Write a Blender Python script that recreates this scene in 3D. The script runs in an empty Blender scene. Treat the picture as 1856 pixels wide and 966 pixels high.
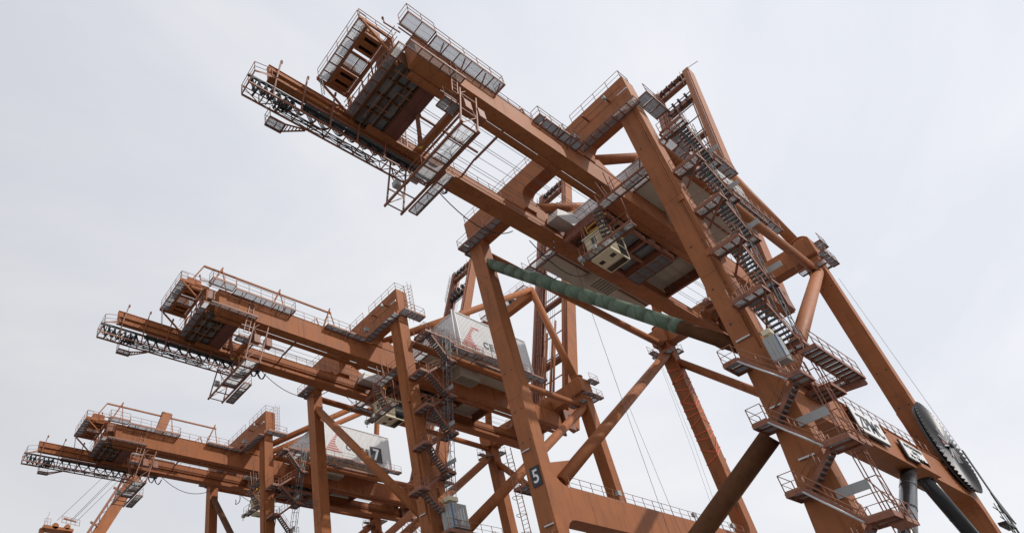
import bpy, math, random
from mathutils import Vector, Matrix, Quaternion
random.seed(7)
D = bpy.data
scn = bpy.context.scene
COL = scn.collection

# ------------------------------------------------------------------ camera
cam = D.cameras.new('camera')
cam.sensor_fit = 'HORIZONTAL'
cam.sensor_width = 36.0
cam.lens = 36.0 * 1177.861 / 1856.0
cam.shift_x = (928.0 - 641.484) / 1856.0
cam.shift_y = (691.959 - 483.0) / 1856.0
cam.clip_start = 0.1
cam.clip_end = 20000.0
cam_ob = D.objects.new('camera', cam)
COL.objects.link(cam_ob)
_az, _pit, _rol = 0.676, 0.578, -0.104
def _camrot():
    f = Vector((math.sin(_az)*math.cos(_pit), math.cos(_az)*math.cos(_pit), math.sin(_pit)))
    r = Vector((math.cos(_az), -math.sin(_az), 0.0)); u = r.cross(f)
    c, s = math.cos(_rol), math.sin(_rol)
    r2 = c*r + s*u; u2 = -s*r + c*u
    return r2, u2, f
_r, _u, _f = _camrot()
cam_ob.matrix_world = Matrix(((_r.x, _u.x, -_f.x, -41.424), (_r.y, _u.y, -_f.y, -10.531), (_r.z, _u.z, -_f.z, 1.7), (0, 0, 0, 1)))
scn.camera = cam_ob

# ------------------------------------------------------------------ light
SUN_DIR = Vector((0.39, -0.65, 0.65)).normalized()      # towards the sun
el = math.asin(SUN_DIR.z)
az = math.atan2(SUN_DIR.x, SUN_DIR.y)
world = D.worlds.new("World"); scn.world = world; world.use_nodes = True
nt = world.node_tree; N = nt.nodes; L = nt.links
N.clear()
out = N.new('ShaderNodeOutputWorld'); bg = N.new('ShaderNodeBackground')
sky = N.new('ShaderNodeTexSky'); sky.sky_type = 'NISHITA'; sky.sun_disc = False
sky.sun_elevation = el; sky.sun_rotation = az
sky.air_density = 1.0; sky.dust_density = 2.0
tc = N.new('ShaderNodeTexCoord')
mp = N.new('ShaderNodeMapping'); mp.inputs['Scale'].default_value = (1.0, 1.6, 2.4); mp.inputs['Rotation'].default_value = (0.2, 0.3, 0.5)
n1 = N.new('ShaderNodeTexNoise'); n1.inputs['Scale'].default_value = 1.25; n1.inputs['Detail'].default_value = 7; n1.inputs['Roughness'].default_value = 0.55; n1.inputs['Distortion'].default_value = 0.5
L.new(tc.outputs['Generated'], mp.inputs['Vector']); L.new(mp.outputs['Vector'], n1.inputs['Vector'])
# cloud veil: thin high overcast, brighter where it is thinner
cr = N.new('ShaderNodeValToRGB')
cr.color_ramp.elements[0].position = 0.36; cr.color_ramp.elements[0].color = (7.75, 8.0, 8.65, 1)
cr.color_ramp.elements[1].position = 0.62; cr.color_ramp.elements[1].color = (9.05, 9.15, 9.45, 1)
L.new(n1.outputs['Fac'], cr.inputs['Fac'])
dot = N.new('ShaderNodeVectorMath'); dot.operation = 'DOT_PRODUCT'
dot.inputs[1].default_value = Vector((0.75, -0.3, 0.6)).normalized()
L.new(tc.outputs['Generated'], dot.inputs[0])
mr = N.new('ShaderNodeMapRange'); mr.inputs['From Min'].default_value = 0.1; mr.inputs['From Max'].default_value = 1.0
mr.inputs['To Min'].default_value = 0.82; mr.inputs['To Max'].default_value = 1.08
L.new(dot.outputs['Value'], mr.inputs['Value'])
vm = N.new('ShaderNodeVectorMath'); vm.operation = 'SCALE'
L.new(cr.outputs['Color'], vm.inputs[0]); L.new(mr.outputs['Result'], vm.inputs['Scale'])
mix = N.new('ShaderNodeMix'); mix.data_type = 'RGBA'; mix.inputs['Factor'].default_value = 0.95
L.new(sky.outputs['Color'], mix.inputs['A']); L.new(vm.outputs['Vector'], mix.inputs['B'])
L.new(mix.outputs['Result'], bg.inputs['Color']); bg.inputs['Strength'].default_value = 0.1
L.new(bg.outputs['Background'], out.inputs['Surface'])

sun = D.lights.new('sun', 'SUN'); sun.energy = 2.6; sun.angle = math.radians(0.8); sun.color = (1.0, 0.95, 0.87)
sun_ob = D.objects.new('sun', sun); COL.objects.link(sun_ob)
sun_ob.rotation_euler = (-SUN_DIR).to_track_quat('-Z', 'Y').to_euler()
sun_ob.location = (0, 0, 150)
scn.view_settings.view_transform = 'Standard'; scn.view_settings.look = 'None'
scn.view_settings.exposure = 0.0; scn.view_settings.gamma = 1.0
scn.view_settings.use_curve_mapping = False

# ------------------------------------------------------------------ materials
def material(name, base, rough=0.5, var=0.12, scale=0.6, metal=0.0, streak=0.0, bump=0.0, dark=None, dark_amt=0.0, spec=0.5):
    m = D.materials.new(name); m.use_nodes = True
    t = m.node_tree; n = t.nodes; l = t.links
    b = n['Principled BSDF']
    b.inputs['Roughness'].default_value = rough; b.inputs['Metallic'].default_value = metal
    b.inputs['Specular IOR Level'].default_value = spec
    g = n.new('ShaderNodeNewGeometry')
    no = n.new('ShaderNodeTexNoise'); no.inputs['Scale'].default_value = scale; no.inputs['Detail'].default_value = 6; no.inputs['Roughness'].default_value = 0.6
    l.new(g.outputs['Position'], no.inputs['Vector'])
    r = n.new('ShaderNodeMapRange'); r.inputs['From Min'].default_value = 0.25; r.inputs['From Max'].default_value = 0.75
    r.inputs['To Min'].default_value = 1 - var; r.inputs['To Max'].default_value = 1 + var
    l.new(no.outputs['Fac'], r.inputs['Value'])
    sc = n.new('ShaderNodeVectorMath'); sc.operation = 'SCALE'; sc.inputs[0].default_value = base
    l.new(r.outputs['Result'], sc.inputs['Scale'])
    col = sc.outputs['Vector']
    if dark:
        mp_ = n.new('ShaderNodeMapping'); mp_.inputs['Scale'].default_value = (1.3, 1.3, 0.16 if streak else 1.3)
        l.new(g.outputs['Position'], mp_.inputs['Vector'])
        n2 = n.new('ShaderNodeTexNoise'); n2.inputs['Scale'].default_value = 1.6; n2.inputs['Detail'].default_value = 8; n2.inputs['Roughness'].default_value = 0.7
        l.new(mp_.outputs['Vector'], n2.inputs['Vector'])
        r2 = n.new('ShaderNodeMapRange'); r2.inputs['From Min'].default_value = 0.5; r2.inputs['From Max'].default_value = 0.76
        r2.inputs['To Max'].default_value = dark_amt
        l.new(n2.outputs['Fac'], r2.inputs['Value'])
        mx = n.new('ShaderNodeMix'); mx.data_type = 'RGBA'; mx.inputs['B'].default_value = (*dark, 1)
        l.new(r2.outputs['Result'], mx.inputs['Factor']); l.new(col, mx.inputs['A'])
        col = mx.outputs['Result']
    l.new(col, b.inputs['Base Color'])
    if bump:
        n3 = n.new('ShaderNodeTexNoise'); n3.inputs['Scale'].default_value = 1.1; n3.inputs['Detail'].default_value = 3
        l.new(g.outputs['Position'], n3.inputs['Vector'])
        bp = n.new('ShaderNodeBump'); bp.inputs['Strength'].default_value = bump; bp.inputs['Distance'].default_value = 0.08
        l.new(n3.outputs['Fac'], bp.inputs['Height']); l.new(bp.outputs['Normal'], b.inputs['Normal'])
    r3 = n.new('ShaderNodeMapRange'); r3.inputs['To Min'].default_value = max(rough-0.1, 0.02); r3.inputs['To Max'].default_value = rough+0.1
    l.new(no.outputs['Fac'], r3.inputs['Value']); l.new(r3.outputs['Result'], b.inputs['Roughness'])
    return m

PAINT = material('rust_orange_paint', (0.345, 0.124, 0.048), 0.58, 0.15, 0.4, spec=0.22, streak=1, bump=0.1, dark=(0.15, 0.058, 0.034), dark_amt=0.8)
PAINT_B = material('rust_orange_paint_older', (0.345, 0.120, 0.043), 0.6, 0.16, 0.4, spec=0.2, streak=1, bump=0.1, dark=(0.15, 0.055, 0.03), dark_amt=0.9)
PAINT_C = material('rust_orange_paint_darker', (0.32, 0.108, 0.038), 0.6, 0.16, 0.4, spec=0.2, streak=1, bump=0.1, dark=(0.14, 0.05, 0.028), dark_amt=0.9)
RUST = material('weathered_rust_paint', (0.25, 0.088, 0.047), 0.55, 0.22, 1.5, streak=1, bump=0.15, dark=(0.07, 0.028, 0.02), dark_amt=0.8)
BROWN = material('dirty_brown_and_deck_shade', (0.125, 0.054, 0.026), 0.8, 0.2, 1.2, spec=0.12, bump=0.1, dark=(0.06, 0.03, 0.02), dark_amt=0.7)  # dirty brown of the pipes; also carries the painted shade of the winch deck
DARKRED = material('shaded_beam_red', (0.15, 0.048, 0.034), 0.65, 0.2, 1.0, dark=(0.06, 0.025, 0.02), dark_amt=0.7)  # tail beam red, darkened so the colour holds its shade
RAIL = material('orange_handrail_paint', (0.30, 0.12, 0.065), 0.5, 0.12, 1.0)
GRATE = material('galvanised_grating', (0.33, 0.34, 0.36), 0.5, 0.2, 2.0, metal=0.25)
TREAD = material('grey_stair_tread', (0.17, 0.185, 0.2), 0.5, 0.25, 2.0, metal=0.2)
WHITE = material('white_cladding', (0.71, 0.71, 0.715), 0.45, 0.03, 0.4, streak=1, dark=(0.5, 0.47, 0.43), dark_amt=0.22)
BEIGE = material('beige_floor_plate', (0.50, 0.45, 0.38), 0.6, 0.08, 0.5, dark=(0.30, 0.24, 0.18), dark_amt=0.4)
CREAM = material('cream_cab_paint', (0.70, 0.62, 0.44), 0.4, 0.05, 1.0, streak=1, dark=(0.35, 0.24, 0.14), dark_amt=0.4)
GLASS = material('dark_cab_glass', (0.016, 0.026, 0.03), 0.08, 0.05, 1.0)
BLACK = material('black_steel', (0.025, 0.025, 0.027), 0.5, 0.2, 1.0)
CABLE = material('black_cable', (0.02, 0.02, 0.022), 0.5, 0.1, 1.0)
ROPE = material('steel_rope', (0.11, 0.11, 0.115), 0.6, 0.1, 1.0)
WRAP = material('black_plastic_wrap', (0.018, 0.02, 0.024), 0.2, 0.2, 1.0, bump=0.35)
GREEN = material('green_weathered_wrap', (0.105, 0.155, 0.105), 0.7, 0.25, 1.6, bump=0.25, dark=(0.10, 0.085, 0.05), dark_amt=0.75)
SIGNW = material('sign_white', (0.80, 0.80, 0.80), 0.45, 0.02, 1.0)
INK = material('sign_ink', (0.022, 0.024, 0.035), 0.5, 0.05, 1.0)
RED = material('logo_red', (0.52, 0.075, 0.055), 0.5, 0.05, 1.0)
PLATEG = material('grey_panel', (0.36, 0.37, 0.37), 0.45, 0.06, 1.0, streak=1, dark=(0.24, 0.22, 0.2), dark_amt=0.3)
REEL = material('reel_sheet', (0.095, 0.095, 0.102), 0.45, 0.12, 2.0, metal=0.3)
PINK = material('reel_hub_paint', (0.50, 0.20, 0.19), 0.5, 0.1, 2.0)
STEEL = material('light_steel', (0.55, 0.55, 0.56), 0.4, 0.1, 2.0, metal=0.4)
YELLOW = material('yellow_machine_paint', (0.62, 0.38, 0.04), 0.5, 0.1, 2.0)
TAPE = material('orange_tape', (0.72, 0.13, 0.05), 0.5, 0.1, 2.0)
BLUE = material('blue_cage_paint', (0.06, 0.15, 0.36), 0.5, 0.1, 2.0)
QUAY = material('quay_asphalt', (0.19, 0.185, 0.175), 0.85, 0.12, 0.08, bump=0.05, dark=(0.11, 0.108, 0.105), dark_amt=0.5)

# green wrap: spiral seams
def spiral(m, col2):
    t = m.node_tree; n = t.nodes; l = t.links; b = n['Principled BSDF']
    src = b.inputs['Base Color'].links[0].from_socket
    g = n.new('ShaderNodeNewGeometry')
    w = n.new('ShaderNodeTexWave'); w.wave_type = 'BANDS'; w.bands_direction = 'Y'
    w.inputs['Scale'].default_value = 0.30; w.inputs['Distortion'].default_value = 5.0; w.inputs['Detail'].default_value = 4; w.inputs['Detail Scale'].default_value = 1.4
    l.new(g.outputs['Position'], w.inputs['Vector'])
    r = n.new('ShaderNodeMapRange'); r.inputs['From Min'].default_value = 0.93; r.inputs['From Max'].default_value = 1.0; r.inputs['To Max'].default_value = 0.6
    l.new(w.outputs['Fac'], r.inputs['Value'])
    mx = n.new('ShaderNodeMix'); mx.data_type = 'RGBA'; mx.inputs['B'].default_value = (*col2, 1)
    l.new(r.outputs['Result'], mx.inputs['Factor']); l.new(src, mx.inputs['A']); l.new(mx.outputs['Result'], b.inputs['Base Color'])
spiral(GREEN, (0.05, 0.075, 0.05))
GREEN2 = None

# ------------------------------------------------------------------ mesh helpers
class MB:
    def __init__(s): s.v = []; s.f = []; s.sm = []
    def add(s, vs, fs, smooth=False):
        o = len(s.v); s.v += [tuple(p) for p in vs]
        for q in fs: s.f.append([o+i for i in q]); s.sm.append(smooth)
    def box(s, x0, x1, y0, y1, z0, z1):
        s.add([(x0,y0,z0),(x1,y0,z0),(x1,y1,z0),(x0,y1,z0),(x0,y0,z1),(x1,y0,z1),(x1,y1,z1),(x0,y1,z1)],
              [(0,3,2,1),(4,5,6,7),(0,1,5,4),(1,2,6,5),(2,3,7,6),(3,0,4,7)]); return s
    def hexa(s, lo, hi):                                   # two quads of 4 points
        s.add(list(lo)+list(hi), [(0,3,2,1),(4,5,6,7),(0,1,5,4),(1,2,6,5),(2,3,7,6),(3,0,4,7)]); return s
    def bar(s, p, q, w, h, up=(0,0,1)):
        p = Vector(p); q = Vector(q); d = (q-p).normalized(); up = Vector(up)
        if abs(d.dot(up)) > 0.97: up = Vector((1,0,0)) if abs(d.x) < .9 else Vector((0,1,0))
        a = d.cross(up).normalized()*w/2; b = a.cross(d).normalized()*h/2
        s.hexa([p-a-b, p+a-b, p+a+b, p-a+b], [q-a-b, q+a-b, q+a+b, q-a+b]); return s
    def tube(s, p, q, r, n=8, r2=None, caps=True):
        p = Vector(p); q = Vector(q); d = q-p
        if d.length < 1e-6: return s
        d.normalize(); r2 = r if r2 is None else r2
        a = d.orthogonal().normalized(); b = d.cross(a)
        vs = []
        for c, rr in ((p, r), (q, r2)):
            for i in range(n):
                t = 2*math.pi*i/n; vs.append(c + rr*(math.cos(t)*a + math.sin(t)*b))
        o = len(s.v)
        s.add(vs, [(i, (i+1) % n, n+(i+1) % n, n+i) for i in range(n)], True)
        if caps:
            s.f.append([o+i for i in range(n)][::-1]); s.sm.append(False)
            s.f.append([o+n+i for i in range(n)]); s.sm.append(False)
        return s
    def chain(s, pts, r, n=6):
        for a, b in zip(pts[:-1], pts[1:]): s.tube(a, b, r, n)
        return s
    def prism(s, poly, axis, a0, a1):                       # poly in the other two axes, in x,y,z order
        def mk(p, a):
            return {'x': (a, p[0], p[1]), 'y': (p[0], a, p[1]), 'z': (p[0], p[1], a)}[axis]
        n = len(poly)
        s.add([mk(p, a0) for p in poly] + [mk(p, a1) for p in poly],
              [tuple(range(n)), tuple(range(2*n-1, n-1, -1))] + [(i, n+i, n+(i+1) % n, (i+1) % n) for i in range(n)]); return s
    def mesh(s, name, mat):
        me = D.meshes.new(name); me.from_pydata(s.v, [], s.f); me.materials.append(mat)
        me.polygons.foreach_set('use_smooth', s.sm)
        me.update()
        import bmesh
        bm = bmesh.new(); bm.from_mesh(me); bmesh.ops.recalc_face_normals(bm, faces=bm.faces); bm.to_mesh(me); bm.free()
        return me
    def build(s, name, mat, parent=None, label=None):
        o = D.objects.new(name, s.mesh(name, mat)); COL.objects.link(o); o.parent = parent
        if label: o['label'] = label
        return o
def inst(name, me, parent, loc=(0,0,0), scale=(1,1,1), rot=None):
    o = D.objects.new(name, me); COL.objects.link(o); o.parent = parent; o.location = loc; o.scale = scale
    if rot is not None: o.rotation_mode = 'QUATERNION'; o.rotation_quaternion = rot
    return o
def empty(name, loc, label, cat, group=None):
    o = D.objects.new(name, None); COL.objects.link(o); o.location = loc; o['label'] = label; o['category'] = cat
    if group: o['group'] = group
    return o
KIDS = {}
def copy_tree(o, parent=None):
    c = o.copy(); COL.objects.link(c); c.parent = parent
    for ch in list(o.children): copy_tree(ch, c)
    return c
def arc(cx, cy, r, a0, a1, n=6):
    return [(cx+r*math.cos(math.radians(a0+(a1-a0)*i/n)), cy+r*math.sin(math.radians(a0+(a1-a0)*i/n))) for i in range(n+1)]
def text_mesh(body, size, mat, depth=0.01, sx=1.0, bold=0.0, spacing=1.0):
    cu = D.curves.new('lettering', 'FONT'); cu.body = body; cu.size = size; cu.extrude = depth; cu.offset = bold; cu.space_character = spacing
    cu.resolution_u = 3
    o = D.objects.new('lettering', cu); COL.objects.link(o)
    dg = bpy.context.evaluated_depsgraph_get(); dg.update()
    me = D.meshes.new_from_object(o.evaluated_get(dg)); D.objects.remove(o)
    me.materials.clear(); me.materials.append(mat)
    for v in me.vertices: v.co.x *= sx
    return me
def text_w(me): 
    xs = [v.co.x for v in me.vertices]; return min(xs), max(xs)

# shared pieces ------------------------------------------------------------
def grate_mesh(nb, name):
    m = MB()
    for i in range(nb):
        u = (i+0.5)/nb; m.box(u-0.055/nb*2.2, u+0.055/nb*2.2, 0.02, 0.98, -0.02, 0.02)
    for k in range(3):
        w = 0.1+0.4*k; m.box(0, 1, w-0.008, w+0.008, 0.0, 0.015)
    m.box(0, 1, 0, 0.03, -0.02, 0.02); m.box(0, 1, 0.97, 1, -0.02, 0.02)
    return m.mesh(name, GRATE)
GX = grate_mesh(20, 'deck_panel')                           # bars run along v
_m = MB(); _m.box(0, 1, 0, 0.26, -0.02, 0.02); _m.box(0, 1, 0.235, 0.26, -0.06, -0.02); _m.box(0, 1, 0.0, 0.025, -0.05, -0.02)
TREADM = _m.mesh('tread', TREAD)
_m = MB(); _m.box(0, 1, 0, 0.04, 0, 1)
for k in range(4): _m.box(0.06+0.25*k, 0.16+0.25*k, -0.05, 0.0, 0, 1)
CLADM = _m.mesh('wall_panel', WHITE)
_m = MB(); _m.box(0.006, 0.994, 0.006, 0.994, -0.02, 0.0)
FLOORM = _m.mesh('floor_panel', BEIGE)
_m = MB(); _m.box(-.16, .16, -.1, .1, -.14, .14); _m.box(-.2, .2, -.14, -.1, -.18, .18); _m.tube((0, 0, -.14), (0, 0, -.5), .035, 6)
LAMPM = _m.mesh('floodlight', PLATEG)
_m = MB(); _m.box(-.45, .45, -.05, .05, -.05, .05)
TUBEL = _m.mesh('tube_lamp', STEEL)

def rail(m, pts, h=1.1, r=0.026, step=1.5, toe=True):
    pts = [Vector(p) for p in pts]; up = Vector((0, 0, h))
    for a, b in zip(pts[:-1], pts[1:]):
        m.tube(a+up, b+up, r, 5); m.tube(a+up*0.52, b+up*0.52, r*0.8, 5)
        if toe: m.bar(a+Vector((0, 0, 0.08)), b+Vector((0, 0, 0.08)), 0.015, 0.14)
        n = max(1, round((b-a).length/step))
        for i in range(n+1):
            p = a.lerp(b, i/n); m.tube(p-Vector((0, 0, 0.1)), p+up, r*1.15, 5)
    return m

def walkway(parent, x0, x1, y0, y1, z, along='x', sides='', plen=1.25, name='walkway', mat=None, brackets=None, h=1.1, heavy=0.14):
    """A grating walkway: frame (the part), deck panels and railing (its sub-parts)."""
    m = MB(); mat = mat or RUST
    t = 0.05
    m.box(x0, x1, y0-t, y0, z-heavy, z+0.03); m.box(x0, x1, y1, y1+t, z-heavy, z+0.03)
    m.box(x0-t, x0, y0-t, y1+t, z-heavy+.003, z+0.033); m.box(x1, x1+t, y0-t, y1+t, z-heavy+.003, z+0.033)
    length = (x1-x0) if along == 'x' else (y1-y0)
    n = max(1, round(length/plen))
    for i in range(1, n):
        c = i/n
        if along == 'x': m.box(x0+length*c-.035, x0+length*c+.035, y0, y1, z-heavy*.8, z-.021)
        else: m.box(x0, x1, y0+length*c-.035, y0+length*c+.035, z-heavy*.8, z-.021)
    w = m.build(name, mat, parent)
    for i in range(n):
        g = 0.03 + 0.03*random.random()
        if along == 'x':
            inst('deck_panel', GX, w, (x0+length*i/n+g, y0+.015, z), (length/n-2*g, y1-y0-.03, 1))
        else:
            o = inst('deck_panel', GX, w, (x1-.015, y0+length*i/n+g, z), (length/n-2*g, x1-x0-.03, 1))
            o.rotation_euler = (0, 0, math.pi/2)
    if sides:
        rm = MB()
        for s in sides.split():
            p = {'x0': ((x0, y0), (x0, y1)), 'x1': ((x1, y0), (x1, y1)), 'y0': ((x0, y0), (x1, y0)), 'y1': ((x0, y1), (x1, y1))}[s]
            rail(rm, [(*p[0], z), (*p[1], z)], h)
        rm.build('railing', RAIL, w)
    return w

def flight(parent, top, bot, wdir, width, rails=True, name='stair_flight'):
    """Stair flight from top to bottom; wdir = unit vector across. Treads are sub-parts."""
    top = Vector(top); bot = Vector(bot); wd = Vector(wdir).normalized()
    run = Vector((bot.x-top.x, bot.y-top.y, 0)); rd = run.normalized()
    m = MB()
    for s in (0, width):
        m.bar(top+wd*s, bot+wd*s, 0.05, 0.24)
    st = m.build(name, RUST, parent)
    n = max(3, round((top.z-bot.z)/0.24))
    # tread: local x along wd, local y along -rd (climbing) ; build rotation
    X = wd; Z = Vector((0, 0, 1)); Y = Z.cross(X)
    q = Matrix((X, Y, Z)).transposed().to_quaternion()
    for i in range(n):
        c = top.lerp(bot, (i+0.5)/n)
        inst('tread', TREADM, st, c - Y*0.13 + X*0.03, (width-.06, 1, 1), q)
    if rails:
        rm = MB()
        for s in (0, width):
            a = top+wd*s; b = bot+wd*s; up = Vector((0, 0, 1.0))
            rm.tube(a+up, b+up, .026, 5); rm.tube(a+up*.5, b+up*.5, .02, 5)
            k = max(2, round((b-a).length/1.3))
            for i in range(k+1): rm.tube(a.lerp(b, i/k), a.lerp(b, i/k)+up, .028, 5)
        rm.build('railing', RAIL, st)
    return st

# ------------------------------------------------------------------ ground
g = MB(); R_ = 9000
g.add([(-R_, -R_, 0), (R_, -R_, 0), (R_, R_, 0), (-R_, R_, 0)], [(0, 1, 2, 3)])
go = g.build('ground', QUAY); go['kind'] = 'structure'

# ------------------------------------------------------------------ crane (shared numbers, metres)
S = 34.079
LY = ((0.0, 1.586), (18.30, 19.85))                  # near and far leg in y
LX = ((0.0, 1.398), (S, S+1.512))                    # landside and waterside legs in x
ZG0, ZG1 = 45.586, 48.2                             # girder bottom / top
G = ((5.62, 6.64), (12.50, 13.47))                   # near / far girder in y
ZP0, ZP1 = 19.2, 22.07                               # portal beam
ZB = 52.75                                          # landside cross beam top

def leg(parent, ix, iy, ztop):
    x0, x1 = LX[ix]; y0, y1 = LY[iy]
    m = MB()
    secs = [(0.0, x0-.1, x1+.1, y0, y1+1.5), (ZP0-1, x0, x1, y0, y1+.12), (ZP1+2, x0, x1, y0, y1), (ztop, x0, x1, y0, y1)]
    for a, b in zip(secs[:-1], secs[1:]):
        m.hexa([(a[1],a[3],a[0]),(a[2],a[3],a[0]),(a[2],a[4],a[0]),(a[1],a[4],a[0])], [(b[1],b[3],b[0]),(b[2],b[3],b[0]),(b[2],b[4],b[0]),(b[1],b[4],b[0])])
    # butt-weld straps where the box sections join
    for z in (27.5, 34.2, 41.3):
        e = .006; m.box(x0-e, x1+e, y0-e, y1+e, z-.03, z+.03)
    o = m.build('leg', PAINT, parent)
    lm = MB()
    for z in (26, 29, 33, 44):                        # lifting lugs and bolt holes
        for yy in (y0+.35, y1-.4):
            lm.tube((x0-.03, yy, z), (x0+.01, yy, z), .07, 8)
    lm.build('bolt_cover', BLACK, o)['kind'] = 'stuff'
    return o

def saddle_profile(y_end0, y_end1, z_out, z_mid, z_top, zg, g, fil=.7):
    """cross-beam YZ outline: arms, saddles down to the girder tops, arched middle"""
    (a0, a1), (b0, b1) = g
    p = [(y_end0, z_top), (y_end0, z_out)]
    p += [(a0-fil, z_out)]
    p += [(a0-.12-.25*(1-t), z_out-(z_out-zg)*t) for t in (0.35, 1.0)]
    p += [(a1+.12, zg)]
    r = min(fil, z_mid-zg-.05)
    p += [(a1+.12, z_mid-r)] + [(a1+.12+r-r*math.cos(math.radians(t)), z_mid-r+r*math.sin(math.radians(t))) for t in (22, 45, 67, 90)]
    p += [(b0-.12-r+r*math.sin(math.radians(t)), z_mid-r+r*math.cos(math.radians(t))) for t in (0, 22, 45, 67, 90)]
    p += [(b0-.12, zg), (b1+.12, zg)]
    p += [(b1+.12+.25*(1-t), z_out-(z_out-zg)*t) for t in (1.0, 0.35)][1:]
    p += [(b1+fil, z_out), (y_end1, z_out), (y_end1, z_top)]
    return p

def pipe(parent, p, q, r, mat=None, name='brace', n=18, label=None):
    return MB().tube(p, q, r, n).build(name, mat or PAINT, parent, label)

def build_crane():
    C = empty('quay_crane', (0, 0, 0), 'x', 'crane', 'quay cranes standing in a row')
    for ix in (0, 1):
        for iy in (0, 1): leg(C, ix, iy, 49.4 if ix == 0 else 48.35)
    # sill beams near the ground and bogies
    for ix in (0, 1):
        x0, x1 = LX[ix]
        MB().box(x0+.05, x1-.05, 3.1, 18.3, 2.2, 4.2).build('sill_beam', PAINT, C)
        for iy in (0, 1):
            y0, y1 = LY[iy]; b = MB(); b.box(x0-.2, x1+.2, y0-1.5, y1+2.6, .9, 1.7)
            for k in range(8): b.tube((x0+.3, y0-1.2+.72*k, .4), (x1-.3, y0-1.2+.72*k, .4), .38, 12)
            b.build('bogie', RUST, C)
    # portal beams
    for iy in (0, 1):
        y0, y1 = LY[iy]; e = .003
        xa, xb = LX[0][1]-.02, LX[1][0]+.02; r = 1.7
        poly = [(xa, ZP1+r)] + [(xa+r+r*math.cos(math.radians(t)), ZP1+r+r*math.sin(math.radians(t))) for t in (180, 202, 225, 247, 270)][1:]
        poly += [(xb-r, ZP1)] + [(xb-r+r*math.sin(math.radians(t)), ZP1+r-r*math.cos(math.radians(t))) for t in (22, 45, 67, 90)]
        rb = 1.3
        poly += [(xb, ZP0-rb)] + [(xb-rb+rb*math.cos(math.radians(t)), ZP0-rb+rb*math.sin(math.radians(t))) for t in (22, 45, 67, 90)]
        poly += [(xa+rb, ZP0)] + [(xa+rb-rb*math.sin(math.radians(t)), ZP0-rb+rb*math.cos(math.radians(t))) for t in (22, 45, 67, 90)]
        pb = MB().prism(poly, 'y', y0-e, y1+e).build('portal_beam', PAINT, C)
        for y in (y0+.1, y1-.1): rail(MB(), [(xa+2.0, y, ZP1), (xb-1.5, y, ZP1)]).build('railing', RAIL, pb)
        fm = MB()
        for k in range(1, 8):
            x = xa + (xb-xa)*k/8; fm.box(x-.02, x+.02, y0-e-.006, y1+e+.006, ZP0-.006, ZP1+.004)
        fm.build('weld_seam', PAINT, pb)['kind'] = 'stuff'
    # landside and waterside cross beams
    cb = MB().prism(saddle_profile(-.015, 19.92, 49.4, 50.55, ZB, ZG1+.034, G), 'x', 0.25, 1.85).build('cross_beam', PAINT, C)
    rm = MB(); rail(rm, [(0.35, 5.4, ZB), (0.35, .1, ZB), (1.75, .1, ZB), (1.75, 5.4, ZB)]); rm.build('railing', RAIL, cb); rail(MB(), [(.35, 6.6, ZB), (.35, 19.8, ZB), (1.7, 19.8, ZB)]).build('railing', RAIL, cb)
    sm = MB()
    for y in (2.6, 5.0, 7.2, 9.5, 11.9, 14.2, 17): sm.box(.244, 1.856, y-.02, y+.02, 50.6, ZB-.02)
    for z in (51.1, 51.9): sm.box(.22, .249, 0.4, 5.4, z-.02, z+.02)
    sm.build('conduit', RAIL, cb)['kind'] = 'stuff'
    for y in (1.75, 4.0): MB().box(-.75, .249, y-.07, y+.07, 51.2, 51.34).build('lamp_arm', RUST, cb)
    inst('floodlight', LAMPM, cb, (-.7, 1.75, 51.0)); inst('floodlight', LAMPM, cb, (-.5, 5.35, 49.9), (1.6, 1.6, 1.6))
    inst('tube_lamp', TUBEL, cb, (-.06, .45, 50.8), (1, 1, 1), Quaternion((0, 0, 1), math.pi/2))
    MB().prism(saddle_profile(0.9, 19.0, 48.35, 48.9, 50.8, ZG1+.034, G, .6), 'x', S+.002, S+1.6).build('cross_beam', PAINT, C)
    # girders with flange lips, trolley rail on the inner faces
    for k, (y0, y1) in enumerate(G):
        xa = -19.7
        ZT = ZG1 if k == 0 else 47.62
        m = MB(); m.box(xa, 36.6, y0, y1, ZG0, ZT)
        m.box(xa-.02, 36.62, y0-.05, y1+.05, ZG0-.03, ZG0+.0005); m.box(xa-.02, 36.62, y0-.05, y1+.05, ZT-.0005, ZT+.03)
        gd = m.build('girder', PAINT, C)
        if k == 1:
            e = MB(); e.box(-27.7, -19.75, 12.56, 12.86, 45.58, 46.98); e.box(-27.7, -19.75, 12.5, 12.95, 46.98, 47.05); e.box(-27.7, -19.75, 12.42, 13.0, 45.5, 45.58); e.box(-27.6, -19.75, 12.36, 12.555, 46.2, 46.36)
            for x in (-26.4, -24.6, -22.8, -21): e.box(x, x+.03, 12.52, 12.9, 45.581, 46.979)
            e.build('runway_beam', PAINT, C)
        yi = y1 if k == 0 else y0; s = 1 if k == 0 else -1
        t = MB(); t.box(xa+.3, 36.4, min(yi+s*.05, yi+s*.58), max(yi+s*.05, yi+s*.58), 45.44, 45.5); t.box(xa+.3, 36.4, min(yi+s*.58, yi+s*.62), max(yi+s*.58, yi+s*.62), 45.36, 45.64); t.box(xa+.3, 36.4, min(yi+s*.28, yi+s*.36), max(yi+s*.28, yi+s*.36), 45.5, 45.68)
        t.box(xa+.3, 36.4, min(yi, yi+s*.16), max(yi, yi+s*.16), 46.42, 46.5)
        t.build('trolley_rail', PAINT, gd)
        w = MB()
        x = xa+3
        while x < 36:
            w.box(x-.02, x+.02, y0-.007, y1+.007, ZG0+.03, ZT-.03); x += 5.2
        w.build('weld_seam', PAINT, gd)['kind'] = 'stuff'
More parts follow.
